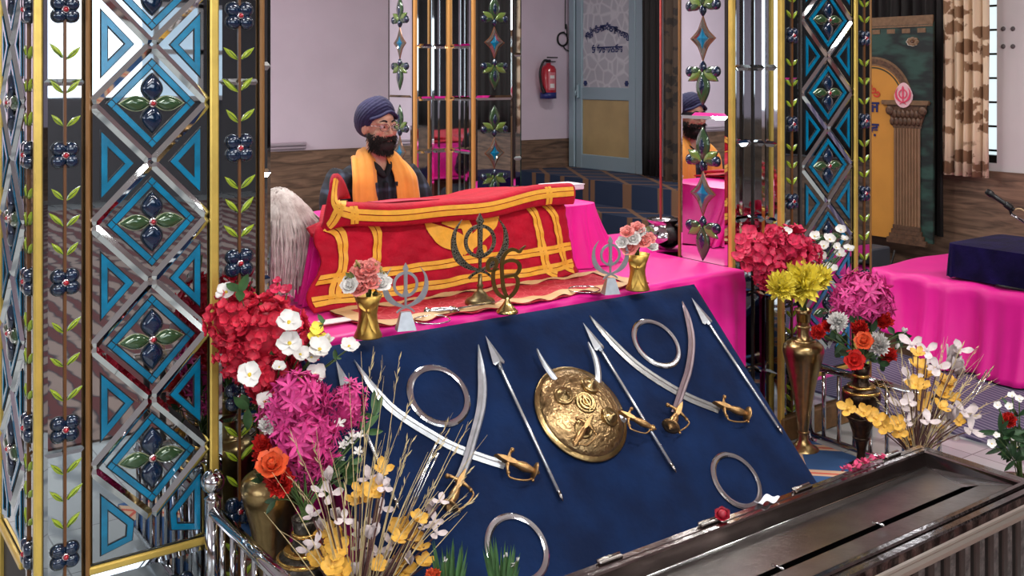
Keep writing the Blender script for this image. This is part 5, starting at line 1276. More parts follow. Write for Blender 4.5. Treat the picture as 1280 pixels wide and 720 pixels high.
# ---- gold vases of roses on the platform
def rosevase(px, py, lab, lab2, heads, k):
    p = at_z(px, py, ZP+.014); d = dep(p); s = k*d/FP; Hh = s
    r = thing('gold_vase', lab, 'vase', p)
    prof = [(.33, 0), (.335, .03), (.27, .18), (.22, .42), (.215, .55), (.25, .75), (.34, 1.)]
    b = MB(); q = [(r_*s, z*s) for r_, z in prof]; b.lathe([(0, 0)]+q+[(q[-1][0]*.85, q[-1][1]), (q[-1][0]*.6, q[-1][1]-.02), (0, q[-1][1]-.02)], 40, Matrix.Translation(p), wob=lambda a, z: 1+.035*math.sin(a*20)+.012*math.sin(z*400)); b.build('vase_body', goldf, r)
    tp = p+TOC(p)*s*.24+V((0, 0, s*.6)); b = MB(); rt = V((.81, -.587, 0))
    b.ball(tp, s*.06, 8)
    for e, L_ in ((rt*.6+V((0, 0, .5)), .3), (-rt*.6+V((0, 0, .5)), .3), (rt*.35+V((0, 0, -1)), .55), (-rt*.25+V((0, 0, -1)), .6)): b.petal(tp, e, TOC(p), s*L_, s*.13, .1, .6, 0, 4, .5)
    b.build('ribbon_bow', goldf, r)
    B_ = Bunch(lab2, p+V((0, 0, s*1.0)))
    for kd, hx, hy, rr, mm in heads: B_.head(kd, hx, hy, rr, p.y-.02+fr.uniform(-.02, .01), mm)
    B_.leaves([(px-8, py-62), (px+10, py-58), (px, py-70), (px-18, py-70), (px+16, py-74)], p.y, .03, .016, mat('olive_leaf', (112, 118, 62), .5, var=.3, scale=30), 4); B_.done()
rosevase(460, 421, 'gold foil vase with a bow at the left end of the red runner', 'pink and white roses with gold berries in the left gold vase',
         [('rose', 453, 340, 13, pinf), ('rose', 449, 359, 12, pinf), ('rose', 463, 335, 11, pinf), ('rose', 437, 356, 10, whif), ('rose', 476, 353, 12, whif), ('rose', 464, 352, 10, pinf), ('berry', 446, 330, 5, berg), ('berry', 472, 334, 6, berg), ('berry', 478, 341, 4, berg)], 53)
rosevase(797, 362, 'gold foil vase with a bow near the right front corner of the platform', 'pink and white roses in the right gold vase',
         [('rose', 787, 309, 10, pinf), ('rose', 804, 301, 9, pinf), ('rose', 784, 290, 8, pinf), ('rose', 797, 285, 8, pinf), ('rose', 800, 290, 7, whif), ('rose', 778, 303, 7, whif), ('rose', 812, 298, 7, pinf), ('rose', 815, 308, 7, whif), ('rose', 792, 298, 8, whif)], 45)
# ================================================================ RAILINGS, DONATION BOX, right side
def railing(label, x, y0, y1, zt, ball_at):
    r = thing('chrome_railing', label, 'railing', (x, (y0+y1)/2, 0)); sg = 1 if y1 > y0 else -1
    b = MB(); b.tube([(x, y0, 0), (x, y0, zt+.03)], .021, 16); b.lathe([(.03, 0), (.03, .008), (.021, .012)], 16, Matrix.Translation((x, y0, 0))); b.lathe([(.021, 0), (.024, .004), (.013, .012), (.016, .02)], 16, Matrix.Translation((x, y0, zt+.03))); b.build('post', chrome, r)
    b = MB(); b.ball((x, y0, zt+.078), .032, 20); b.build('ball_finial', chrome, r)
    b = MB(); b.tube([(x, y0, zt), (x, y1, zt)], .017, 14); b.build('top_rail', chrome, r)
    b = MB(); b.tube([(x, y0, .03), (x, y1, .03)], .012, 10); b.build('bottom_rail', chrome, r)
    n = 8
    for k in range(1, n+1):
        b = MB(); y = y0+(y1-y0)*k/(n+.3); b.tube([(x, y, .03), (x, y, zt)], .0085, 8); b.build('baluster', chrome, r)
railing('chrome railing with a ball-topped post beside the left pillar', .955, -.055, -.66, .335, 0)
railing('dull chrome railing running forward right of the tall brass vase', 3.45, -.06, -.66, .315, 0)
# front railing before the donation box
gx0, gx1, gy0, gy1, gz = 1.457, 2.885, -.915, -1.305, .36
r = thing('front_railing', 'steel railing with flat bars along the front of the donation box', 'railing', (2.2, -1.4, 0)); ry, rz = -1.395, .385
b = MB(); b.box((2.25, ry, rz), (2.2, .03, .022), bev=.006); b.box((2.25, ry-.002, rz+.013), (2.2, .014, .008), bev=.003); b.build('top_rail', mat('rail_steel', (186, 176, 166), .3, .85), r)
b = MB(); b.box((2.25, ry, .03), (2.2, .025, .02), bev=.005); b.build('bottom_rail', steeld, r)
for k in range(34):
    b = MB(); x = 1.2+k*.0645; b.box((x, ry, rz/2), (.024, .014, rz-.02), bev=.003); b.build('flat_bar', mat('dark_steel', (84, 78, 76), .3, .9), r)
# donation box
g = thing('donation_box', 'long stainless steel donation box with a recessed slotted top', 'donation box', ((gx0+gx1)/2, (gy0+gy1)/2, 0))
dirty = mat('stained_steel', (156, 146, 144), .13, 1., var=.35, scale=18, bump=.06, bscale=50); plate = mat('hopper_plate', (146, 141, 138), .3, 1., var=.25, scale=14, bump=.08, bscale=70)
embs = mat('embossed_silver', (196, 186, 184), .35, 1., var=.5, scale=60, bump=.8, bscale=70)
b = MB()
b.box(((gx0+gx1)/2, gy1+.010, .17), (gx1-gx0-.02, .016, .34)); b.box(((gx0+gx1)/2, gy0-.010, .17), (gx1-gx0-.02, .016, .34)); b.box((gx0+.012, (gy0+gy1)/2, .17), (.016, .37, .34)); b.box((gx1-.012, (gy0+gy1)/2, .17), (.016, .37, .34)); b.box(((gx0+gx1)/2, (gy0+gy1)/2, .02), (gx1-gx0-.03, .36, .02))
b.build('box_body', embs, g)
# stepped rim all round: outer moulding, groove, inner bead
w = .062
def ringbox(mb, o, i, z0, z1):
    ox0, ox1, oy0, oy1 = gx0+o, gx1-o, gy1+o, gy0-o; ix0, ix1, iy0, iy1 = gx0+i, gx1-i, gy1+i, gy0-i
    vs = []
    for z, q in ((z0, 0), (z1-.004, 0), (z1, .004)): vs += [(ox0+q, oy0+q, z), (ox1-q, oy0+q, z), (ox1-q, oy1-q, z), (ox0+q, oy1-q, z)]
    for z, q in ((z1, .004), (z1-.004, 0), (z0, 0)): vs += [(ix0-q, iy0-q, z), (ix1+q, iy0-q, z), (ix1+q, iy1+q, z), (ix0-q, iy1+q, z)]
    fs = []
    for k in range(6):
        a = k*4; c = ((k+1) % 6)*4
        for j in range(4): q = (j+1) % 4; fs.append((a+j, a+q, c+q, c+j))
    mb.add(vs, fs)
b = MB(); ringbox(b, 0, .026, .325, gz-.004); ringbox(b, .022, .034, .33, gz-.009); ringbox(b, .030, .05, .33, gz); b.build('rim', dirty, g)
# inner walls and the sloping hopper plates with a slot
ix0, ix1, iy0, iy1 = gx0+.05, gx1-.05, gy1+.05, gy0-.05
ys = iy0+(iy1-iy0)*.30; zb = .342; e = .11; zw2 = .35
b = MB(); zw = .318
b.add([(ix0, iy1, gz-.004), (ix1, iy1, gz-.004), (ix1-.0, iy1-.012, zw), (ix0, iy1-.012, zw)], [(0, 1, 2, 3)]); b.add([(ix0, iy0, gz-.004), (ix1, iy0, gz-.004), (ix1, iy0+.012, zw2), (ix0, iy0+.012, zw2)], [(3, 2, 1, 0)])
b.add([(ix0, iy0, gz-.004), (ix0, iy1, gz-.004), (ix0+.012, iy1-.012, zw), (ix0+.012, iy0+.012, zw2)], [(0, 1, 2, 3)]); b.add([(ix1, iy0, gz-.004), (ix1, iy1, gz-.004), (ix1-.012, iy1-.012, zw), (ix1-.012, iy0+.012, zw2)], [(3, 2, 1, 0)])
b.build('inner_wall', mat('wall_steel', (112, 104, 102), .14, 1., var=.3, scale=12), g)
b = MB(); a0, a1 = ix0+.012, ix1-.012; y1_, y0_ = iy1-.012, iy0+.012
b.add([(a0, y1_, zw), (a1, y1_, zw), (a1-e, ys+.010, zb), (a0+e, ys+.010, zb)], [(0, 3, 2, 1)])
b.add([(a0, y0_, zw2), (a1, y0_, zw2), (a1-e*.5, ys-.010, zb), (a0+e*.5, ys-.010, zb)], [(0, 1, 2, 3)])
b.build('hopper_plate', plate, g)
brp = mat('bright_plate', (206, 204, 206), .2, 1.)
b = MB(); b.add([(a1, y1_, zw), (a1, y0_, zw2), (a1-e*.5, ys-.010, zb), (a1-e, ys+.010, zb)], [(0, 1, 2, 3)]); b.build('end_plate', brp, g)
b = MB(); b.add([(a0, y1_, zw), (a0, y0_, zw2), (a0+e*.5, ys-.010, zb), (a0+e, ys+.010, zb)], [(3, 2, 1, 0)]); b.build('end_plate', brp, g)
b = MB(); b.box(((ix0+ix1)/2, (iy0+iy1)/2, zw-.03), (ix1-ix0, iy1-iy0, .01)); b.build('slot_shade_sheet', black, g)  # black sheet below the plates, stands in for the shade inside the slot
b = MB(); b.tube([(a0, y1_, zw+.001), (a1, y1_, zw+.001)], .0022, 6); b.build('plate_edge', steel, g)
# hinges on the back ledge
for px, py in ((735, 683), (860, 640), (985, 603), (1110, 567)):
    p = at_z(px, py, gz); b = MB(); b.box((p.x, gy0-.014, gz), (.07, .012, .008), bev=.002); b.tube([(p.x-.035, gy0-.006, gz+.002), (p.x+.035, gy0-.006, gz+.002)], .005, 8); b.build('hinge', steeld, g)
for px, py in ((1099, 650), (966, 700)):
    p = at_z(px, py, zb+.02); b = MB(); b.tube([(p.x, ys+.012, zb+.007), (p.x, ys-.004, zb+.010), (p.x+.002, ys-.02, zb+.01)], .003, 6); b.build('wire_clip', steel, g)
# bits lying on the rim
p = at_z(903, 643, gz+.012); b = MB(); rose(b, p, TOC(p)*.6+V((0, 0, .5)), .016); b.ball(p, .013, 10); tag(b.build('rose_bud', mat('dark_red_petal', (150, 16, 40), .4, var=.3, scale=60)), 'single dark red rosebud lying on the back rim of the donation box', 'flower')
p = at_z(948, 622, gz+.004); b = MB()
def note(s, t): return (p.x-.03+.07*s, gy0-.028+.028*t, gz+.006+.008*math.sin(s*7)*math.sin(t*4+1))
b.sheet(note, 14, 6, .001); tag(b.build('paper_note', mat('note_white', (226, 230, 240), .5)), 'crumpled white paper note on the back rim beside the rosebud', 'paper')
p = at_z(1085, 585, gz+.004); b = MB()
for k in range(46): q = V((p.x+fr.uniform(-.09, .12), gy0-.012+fr.uniform(-.008, .012), gz+.006)); b.petal(q, sph()*V((1, 1, .3)), V((0, 0, 1)), .016, .012, .4, .6, 0, 3)
tag(b.build('fallen_petals', mat('petal_pink', (206, 60, 110), .6, var=.3, scale=40), None), 'pink petals scattered on the back rim before the dried arrangement', 'petals', None, 'stuff')
# carpets
m, nt, bb, N, L = nodes('blue_cream_carpet', .9)
tc = N('TexCoord'); sx = N('SeparateXYZ'); L(tc.outputs['Object'], sx.inputs[0])
def tri(out, sc, off, th):
    a = N('Math', operation='MULTIPLY_ADD'); a.inputs[1].default_value = sc; a.inputs[2].default_value = off; L(out, a.inputs[0]); f = N('Math', operation='FRACT'); L(a.outputs[0], f.inputs[0]); l = N('Math', operation='LESS_THAN'); l.inputs[1].default_value = th; L(f.outputs[0], l.inputs[0]); return l
s1 = N('Math', operation='ADD'); L(sx.outputs[0], s1.inputs[0]); L(sx.outputs[1], s1.inputs[1]); s2 = N('Math', operation='SUBTRACT'); L(sx.outputs[0], s2.inputs[0]); L(sx.outputs[1], s2.inputs[1])
t1 = tri(s1.outputs[0], 2.6, .1, .22); t2 = tri(s2.outputs[0], 2.6, .3, .22); ad = N('Math', operation='MAXIMUM'); L(t1.outputs[0], ad.inputs[0]); L(t2.outputs[0], ad.inputs[1])
t3 = tri(s1.outputs[0], 2.6, .03, .05); t4 = tri(s2.outputs[0], 2.6, .22, .05); a2 = N('Math', operation='MAXIMUM'); L(t3.outputs[0], a2.inputs[0]); L(t4.outputs[0], a2.inputs[1])
mx = N('Mix', data_type='RGBA'); mx.inputs[6].default_value = (*lin((46, 84, 132)), 1); mx.inputs[7].default_value = (*lin((206, 172, 142)), 1); L(ad.outputs[0], mx.inputs[0])
mx2 = N('Mix', data_type='RGBA'); mx2.inputs[7].default_value = (*lin((196, 84, 66)), 1); L(mx.outputs[2], mx2.inputs[6]); L(a2.outputs[0], mx2.inputs[0]); L(mx2.outputs[2], bb.inputs['Base Color'])
b = MB(); b.box((2.2, -.5, .006), (2.46, .88, .012)); tag(b.build('carpet', m), 'blue carpet with cream and red crossing lines on the floor under the board', 'carpet')
m, nt, bb, N, L = nodes('purple_stripe_carpet', .9)
tc = N('TexCoord'); wv = N('TexWave'); wv.inputs['Scale'].default_value = 11; wv.inputs['Distortion'].default_value = .6; mp = N('Mapping'); mp.inputs['Rotation'].default_value = (0, 0, .25); L(tc.outputs['Object'], mp.inputs['Vector']); L(mp.outputs[0], wv.inputs['Vector'])
cr = N('ValToRGB'); cr.color_ramp.elements[0].position = .55; cr.color_ramp.elements[0].color = (*lin((78, 70, 100)), 1); cr.color_ramp.elements[1].position = .95; cr.color_ramp.elements[1].color = (*lin((132, 122, 142)), 1); L(wv.outputs['Fac'], cr.inputs[0]); L(cr.outputs[0], bb.inputs['Base Color'])
b = MB(); b.box((4.95, -.08, .005), (1.9, 3.0, .010)); tag(b.build('carpet', m), 'grey-purple carpet with fine pale stripes in front of the pink musicians stage', 'carpet')
m, nt, bb, N, L = nodes('red_rug', .95)
tc = N('TexCoord'); wv = N('TexWave', wave_profile='SIN'); wv.inputs['Scale'].default_value = 2.2; wv.inputs['Distortion'].default_value = 3; wv.inputs['Detail'].default_value = 3; L(tc.outputs['Object'], wv.inputs['Vector'])
vo = N('TexVoronoi'); vo.inputs['Scale'].default_value = 7; L(tc.outputs['Object'], vo.inputs['Vector']); mm = N('Math', operation='MULTIPLY'); L(wv.outputs['Fac'], mm.inputs[0]); L(vo.outputs['Distance'], mm.inputs[1])
cr = N('ValToRGB'); cr.color_ramp.elements[0].position = .12; cr.color_ramp.elements[0].color = (*lin((92, 44, 44)), 1); cr.color_ramp.elements[1].position = .36; cr.color_ramp.elements[1].color = (*lin((140, 120, 112)), 1); q = cr.color_ramp.elements.new(.2); q.color = (*lin((50, 46, 54)), 1); L(mm.outputs[0], cr.inputs[0]); L(cr.outputs[0], bb.inputs['Base Color'])
b = MB(); b.box((.6, -5.5, .005), (10.6, 7.7, .010)); tag(b.build('carpet', m), 'patterned red and grey hall carpet, seen reflected in the nearest mirrored pillar', 'carpet')
# musicians stage with pink cloth
b = MB(); b.box((5.65, -.25, .215), (1.5, 1.7, .43)); struct(b.build('floor_stage', MATS['platform_wood']))
SX = 4.87; zt_ = .45
def stg_(s, t):
    y = .62-s*1.75
    hem = .02+.2*max(0, 1-s*4.2)
    fold_ = .035*math.sin(y*19+1)+.022*math.sin(y*37)+.012*math.sin(y*61+.5)
    if t < .5:
        k = t/.5; z = hem+(zt_-hem)*k; x = SX-.02+fold_*(1-k)**.7*.9-.06*(1-k)*(1-k); 
    else:
        k = (t-.5)/.5; x = SX+(1.4)*k**1.2; z = zt_+.010*math.sin(y*7+k*9)*math.sin(k*5)+.004*math.sin(y*23)
    return (x, y, z)
b = MB(); b.sheet(stg_, 150, 28, .006); tag(b.build('stage_cloth', pinkc), 'bright pink cloth draped over the low musicians stage at right', 'cloth')
# velvet-covered harmonium
hy1 = at_x(1184, 355, 4.93).y; hx0, hx1, hy0, hz0, hz1 = 4.92, 5.45, hy1-.75, zt_+.012, zt_+.185
b = MB()
def hv(s, t):
    a = s*2*PI; X, Y = superq(a, (hx1-hx0)/2, (hy1-hy0)/2, .12); k = 1-t
    w = .006*math.sin(a*18)*k; q = 1+.03*k
    return ((hx0+hx1)/2+X*q+w, (hy0+hy1)/2+Y*q+w, hz0+.003*(1+math.sin(a*11))*k+(hz1-hz0)*t**.9)
b.grid(hv, 160, 8, closed=True)
def hvt(s, t):
    a = s*2*PI; k = 1-t; X, Y = superq(a, (hx1-hx0)/2*k, (hy1-hy0)/2*k, .12); return ((hx0+hx1)/2+X, (hy0+hy1)/2+Y, hz1+.006*(1-k**4))
b.grid(hvt, 160, 5, closed=True)
hm = b.build('velvet_covered_box', navyb); tag(hm, 'box covered with dark navy velvet standing on the pink stage at right', 'covered box')
b = MB(); p = at_z(1245, 366, zt_+.012); b.tube(spline([(hx0-.02, hy1-.28, zt_+.014), (hx0-.035, hy1-.38, zt_+.016), (hx0-.025, hy1-.48, zt_+.014)], 8), .008, 6); tag(b.build('black_cable', black), 'short black cable at the foot of the navy velvet box', 'cable')
# microphone on a boom
mh = at_d(1232, 238, 5.05); me_ = at_d(1290, 278, 4.95)
r = thing('microphone_stand', 'microphone on a boom arm reaching in over the navy velvet box', 'microphone', (me_.x+.1, me_.y-.05, zt_+.012))
d = (mh-me_).normalized()
b = MB(); b.lathe([(0, 0), (.014, .004), (.017, .02), (.0165, .035), (.012, .042), (.0125, .05), (.010, .15), (.009, .155), (0, .156)], 16, axis(mh, -d)); b.build('microphone', black, r)
b = MB(); c = mh-d*.11; b.lathe([(.016, 0), (.017, .03), (.012, .035), (.012, -.005), (.016, 0)], 12, axis(c, -d)); b.tube([c-d*.02, c-d*.03-V((0, 0, .03))], .007, 8); b.build('clip', black, r)
b = MB(); e2 = me_-V((0, 0, .02)); ep = V((e2.x, hy0-.2, e2.z+.02+(me_-mh).normalized().z*.55)); b.tube([c-d*.03-V((0, 0, .03)), e2, ep], .008, 8); b.build('boom_arm', chrome, r)
ft = V((e2.x+.0, hy0-.2, zt_+.012)); b = MB(); b.tube([ep, V((ft.x, ft.y, ft.z+.02))], .010, 8); b.build('pole', chrome, r)
b = MB(); b.lathe([(0, 0), (.11, 0), (.11, .012), (.03, .022), (.012, .04), (0, .04)], 24, Matrix.Translation(ft)); b.build('base', black, r)
b = MB(); b.tube(spline([mh-d*.155, mh-d*.2+V((0, 0, .03)), mh-d*.3+V((0, 0, .012)), me_+V((0, 0, .02)), me_-d*.1], 14), .004, 6); b.build('cable', mat('tan_cable', (190, 160, 120), .5), r)
# ================================================================ THE SEATED MAN
HX, HY, HZ_ = 2.21, 1.335, 1.270
per = thing('person', 'bearded man in a navy turban and orange scarf, seated behind the red cover', 'person', (HX, 1.4, .5))
skin = mat('skin', (198, 150, 126), .5, 0, var=.1, scale=30, sss=.04)
MH = Matrix.Translation((HX, HY, HZ_)) @ Matrix.Rotation(.12, 4, 'Z') @ Matrix.Rotation(.06, 4, 'X')
def remesh(mb, name, m, vox, parent, smooth=2):
    o = mb.build(name, m, parent); r = o.modifiers.new('r', 'REMESH'); r.mode = 'VOXEL'; r.voxel_size = vox; r.use_smooth_shade = True
    s = o.modifiers.new('s', 'SMOOTH'); s.iterations = smooth; s.factor = .5
    bake(o); return o
b = MB()
# head: skull, jaw, brow, cheeks, nose, lips, ears
b.ball((0, .012, .025), (.068, .086, .083), 24, MH); b.ball((0, -.02, -.035), (.055, .058, .062), 20, MH); b.ball((0, -.043, -.072), (.032, .03, .024), 14, MH)
for sx in (-1, 1):
    b.ball((sx*.028, -.062, .022), (.024, .014, .009), 12, MH); b.ball((sx*.038, -.055, -.018), (.02, .02, .017), 12, MH)
    b.ball((sx*.069, .012, -.005), (.010, .021, .030), 12, MH); b.ball((sx*.011, -.083, -.028), (.0075, .009, .007), 10, MH)
    b.tube([(sx*.05, -.05, -.03), (sx*.045, -.04, -.06)], [.014, .012], 8, MH)
b.tube([(0, -.07, .018), (0, -.083, 0), (0, -.095, -.022), (0, -.088, -.03)], [.007, .008, .011, .009], 10, MH)
b.ball((0, -.078, -.051), (.021, .01, .006), 12, MH); b.ball((0, -.075, -.061), (.018, .01, .006), 12, MH)
b.tube([(HX, HY+.015, HZ_-.05), (HX, HY+.025, 1.15), (HX, HY+.04, 1.06)], [.047, .05, .07], 16)
TX = lambda x, y, z: (HX+x, HY+y, z+.03)
def torso(mb, g=0.):
    rows = [(.50, .135, .11), (.56, .15, .12), (.66, .145, .115), (.78, .150, .110), (.88, .162, .108), (.96, .172, .102), (1.02, .165, .085), (1.055, .12, .06), (1.075, .06, .045)]
    n = 28; vs = []; fs = []
    for z, a, c in rows:
        for i in range(n): t = 2*PI*i/n; X, Y = superq(t, a+g, c+g, .8); vs.append(TX(X, Y+.055, z+(g if z > 1.06 else 0)))
    for k in range(len(rows)-1):
        for i in range(n): j = (i+1) % n; fs.append((k*n+i, k*n+j, (k+1)*n+j, (k+1)*n+i))
    fs.append(tuple(range(n-1, -1, -1))); fs.append(tuple(range((len(rows)-1)*n, len(rows)*n))); mb.add(vs, fs, None, True)
ARM = {}
for sx in (-1, 1):
    ARM[sx] = [TX(sx*.150, .05, 1.015), TX(sx*.195, .03, .96), TX(sx*.225, -.005, .86), TX(sx*.235, -.03, .78), TX(sx*.19, -.11, .77), TX(sx*.12, -.18, .765)]
def arms(mb, g=0.):
    for sx in (-1, 1): mb.tube(spline(ARM[sx], 20), [w+g for w in [.062]*3+[.058]*4+[.052]*4+[.046]*4+[.04]*3+[.033]*3], 14)
LEG = {sx: [TX(sx*.09, .03, .56), TX(sx*.22, -.05, .565), TX(sx*.33, -.08, .56), TX(sx*.22, -.1, .545), TX(sx*.03, -.105, .54), TX(-sx*.06, -.10, .538)] for sx in (-1, 1)}
def legs(mb, g=0.):
    for sx in (-1, 1): mb.tube(spline(LEG[sx], 20), [w+g for w in [.085]*4+[.078]*4+[.064]*4+[.054]*4+[.042]*3+[.034]*2], 14)
torso(b); arms(b); legs(b)
for sx in (-1, 1):
    w = V(TX(sx*.12, -.18, .765)); d = V((-sx*.6, -.75, -.1)).normalized(); q = d.cross(V((0, 0, 1))).normalized()
    b.ball(w+d*.04, (.036, .038, .018), 12)
    for k in range(4):
        o = w+d*.065+q*(k-1.5)*.0165; L_ = (.055, .062, .058, .046)[k]; b.tube([o, o+d*L_*.5+V((0, 0, .004)), o+d*L_-V((0, 0, .014))], [.0085, .008, .0065], 8)
    tq = q*(-sx); b.tube([w+d*.02+tq*.02, w+d*.045+tq*.042, w+d*.07+tq*.045-V((0, 0, .006))], [.010, .0085, .007], 8)
    f = V(TX(-sx*.06, -.10, .538)); b.tube([f, f+V((-sx*.05, -.01, -.003)), f+V((-sx*.10, -.02, -.006))], [.03, .032, .02], 10)
remesh(b, 'body', skin, .0045, per)
# shirt and trousers
m, nt, bb, N, L = nodes('plaid_shirt', .85)
tc = N('TexCoord'); sx_ = N('SeparateXYZ'); L(tc.outputs['Object'], sx_.inputs[0])
def stripe(out, sc, th):
    a = N('Math', operation='MULTIPLY'); a.inputs[1].default_value = sc; L(out, a.inputs[0]); s = N('Math', operation='SINE'); L(a.outputs[0], s.inputs[0]); r_ = N('MapRange'); r_.inputs[1].default_value = th; r_.inputs[2].default_value = 1; L(s.outputs[0], r_.inputs[0]); return r_
u = stripe(sx_.outputs[0], 92, .35); v_ = stripe(sx_.outputs[2], 92, .35); ml = N('Math', operation='ADD'); L(u.outputs[0], ml.inputs[0]); L(v_.outputs[0], ml.inputs[1]); pw = N('Math', operation='POWER'); pw.inputs[1].default_value = 2.; L(ml.outputs[0], pw.inputs[0])
mr = N('MapRange'); mr.inputs[2].default_value = 3.2; L(pw.outputs[0], mr.inputs[0]); mx = N('Mix', data_type='RGBA'); mx.inputs[6].default_value = (*lin((15, 16, 24)), 1); mx.inputs[7].default_value = (*lin((66, 78, 98)), 1); L(mr.outputs[0], mx.inputs[0]); L(mx.outputs[2], bb.inputs['Base Color'])
b = MB(); torso(b, .014); arms(b, .012)
for k in range(3): b.tube([TX(-.05+.05*k, -.07, 1.0), TX(-.04+.04*k, -.065, .9)], .012, 6)
remesh(b, 'shirt', m, .007, per)
blk = mat('black_cloth', (16, 16, 20), .85)
b = MB()
for sx in (-1, 1): b.tube(spline([TX(sx*.035, .06, 1.10), TX(sx*.048, .0, 1.095), TX(sx*.03, -.04, 1.06), TX(0, -.06, 1.02)], 10), [.012, .015, .017, .012, .012, .012, .015, .017, .015, .012, .006], 8, flat=.5)
b.build('collar', blk, per)
b = MB(); legs(b, .014); torso_b = [(.5, .15, .125), (.58, .16, .13), (.66, .15, .12)]
b.tube([TX(0, .05, .5), TX(0, .05, .62)], [.15, .15], 20); remesh(b, 'trousers', mat('grey_trousers', (60, 60, 70), .85), .008, per)
# scarf: two hanging ends joined behind the neck
orc = mat('orange_scarf', (242, 160, 60), .7, 0, var=.15, scale=12, bump=.25, bscale=30, sheen=.2)
b = MB()
path = [TX(-.105, -.078, .76), TX(-.105, -.076, .85), TX(-.107, -.068, .95), TX(-.098, -.05, 1.03), TX(-.072, .01, 1.105), TX(-.05, .075, 1.12), TX(0, .098, 1.115), TX(.05, .075, 1.12), TX(.072, .01, 1.105), TX(.098, -.05, 1.03), TX(.107, -.068, .95), TX(.112, -.076, .85), TX(.115, -.078, .76)]
SP = spline(path, 72)
def scf(s, t):
    i = s*72; k = min(int(i), 71); f = i-k; c = SP[k].lerp(SP[k+1], f); tg = (SP[min(k+1, 72)]-SP[max(k-1, 0)]).normalized()
    o = V((c.x-HX, c.y-HY-.05, 0)); up = V((0, -1, .0)) if abs(s-.5) > .25 else V((0, 0, 1))
    e = min(1, max(0, (abs(s-.5)-.14)/.14)); nrm = (V((0, -1, .35))*e+V(((c.x-HX)*3, (c.y-HY)*6, .7))*(1-e)).normalized(); q = tg.cross(nrm).normalized()
    w = .048+.012*e; x = (t-.5)*2*w
    return c+q*x+nrm*(.006*math.sin(t*9+s*6)+.004*math.sin(t*19)+.012)-nrm*.02*(abs(t-.5)*2)**2*(1-e*.5)
b.sheet(scf, 72, 16, .006); b.build('scarf', orc, per)
# turban
tur = mat('navy_turban', (34, 32, 76), .8, 0, var=.25, scale=14, bump=.3, bscale=50, sheen=.05)
b = MB(); MT = MH @ Matrix.Translation((0, .034, .036)) @ Matrix.Rotation(-.72, 4, 'X')
def tb(s, t):
    az = s*2*PI; el = -1.3+t*(PI/2+1.3); ce, se = math.cos(el), math.sin(el)
    f = math.sin(az); af = abs(((az+PI/2+PI) % (2*PI))-PI)        # angle away from the front (-y)
    k = el*1.25+af*.42+.05*math.sin(3*az); sw = (k*4.2) % 1.0
    r = 1+.045*(sw if sw < .85 else (1-sw)/.15*.85)-.02
    if af < .5 and el > .1: r += .03*(1-af/.5)*math.sin(min(1, (el-.1)/.9)*PI)
    if af < .9 and el > -.2: r += .05*(1-af/.9)*max(0, 1-abs(el-.35)/.6)
    side = .02*math.exp(-((af-1.4)/.5)**2)
    rx, ry, rz = .086+side*.4, .110, .092
    return (rx*ce*math.cos(az)*r, ry*ce*f*r, rz*se*r*(1.0 if el > 0 else .8))
b.grid(tb, 120, 60, MT, closed=True); b.build('turban', tur, per)
b = MB(); b.tube(spline([(-.070, -.03, .040), (-.045, -.070, .056), (0, -.084, .078), (.045, -.070, .056), (.070, -.03, .040)], 20), .010, 8, MH, flat=.6); b.build('turban_edge', mat('navy_edge', (30, 30, 72), .8), per)
# face details
bdm = mat('beard_dark', (34, 24, 22), .8, 0, var=.5, scale=60); rb = random.Random(9)
b = MB(); b.ball((0, -.048, -.076), (.046, .042, .036), 16, MH)
for i in range(1500):
    a = rb.uniform(-1.75, 1.75); v = rb.random()
    x = .063*math.sin(a); y = -.012-.062*math.cos(a); z = -.022-.072*v-.018*math.cos(a)*v
    if abs(a) < .42 and v < .42 and not (abs(v-.18) < .1): continue
    if abs(a) < .75 and v < .12: z -= .01
    k = 1-.35*v; p = V((x*k, y*(1-.15*v)-.004, z)); d = V((x*.7, y*.4-.02, -.06)).normalized()+V((rb.uniform(-.4, .4), rb.uniform(-.4, .4), rb.uniform(-.2, .2)))
    P = MH @ p; D = MH.to_3x3() @ d; b.petal(P, D, MH.to_3x3() @ V((x, y, 0)), rb.uniform(.018, .03), .0045, -.15, .4, 0, 3)
for i in range(160):
    s = rb.choice((-1, 1)); t = rb.random(); p = V((s*.030*t, -.093+.016*t*t, -.041-.012*t)); d = V((s*.8, -.1, -.5-.4*t)); b.petal(MH @ p, MH.to_3x3() @ d, MH.to_3x3() @ V((0, -1, .2)), .014, .004, -.1, .4, 0, 3)
b.build('beard', bdm, per)
for sx in (-1, 1):
    b = MB(); b.ball((sx*.027, -.066, .008), (.0125, .010, .0085), 12, MH); e = b.build('eye', mat('eye_white', (214, 204, 196), .3), per)
    b = MB(); b.ball((sx*.027+.003, -.0745, .007), (.0055, .003, .0055), 10, MH); b.build('iris', mat('dark_iris', (30, 20, 16), .2), e)
    b = MB(); b.tube(spline([(sx*.012, -.079, .03), (sx*.027, -.079, .036), (sx*.046, -.066, .03)], 8), [.003, .0045, .0045, .0045, .004, .004, .003, .002, .001], 6, MH); b.build('eyebrow', bdm, per)
    b = MB(); b.tube(spline([(sx*.014, -.078, .016), (sx*.027, -.08, .0185), (sx*.042, -.067, .014)], 8), .0025, 6, MH); b.build('eyelid', skin, per)
gl_ = MB()
for sx in (-1, 1):
    pts = [(sx*.0295+.022*math.copysign(abs(math.cos(t))**.6, math.cos(t)), -.09+.35*max(0, abs(sx*.0295+.022*math.cos(t))-.03), .006+.0155*math.copysign(abs(math.sin(t))**.7, math.sin(t))) for t in [2*PI*i/24 for i in range(25)]]
    gl_.tube(pts, .0014, 6, MH); gl_.tube([(sx*.052, -.082, .012), (sx*.068, -.06, .012), (sx*.072, .01, .006)], .0016, 6, MH)
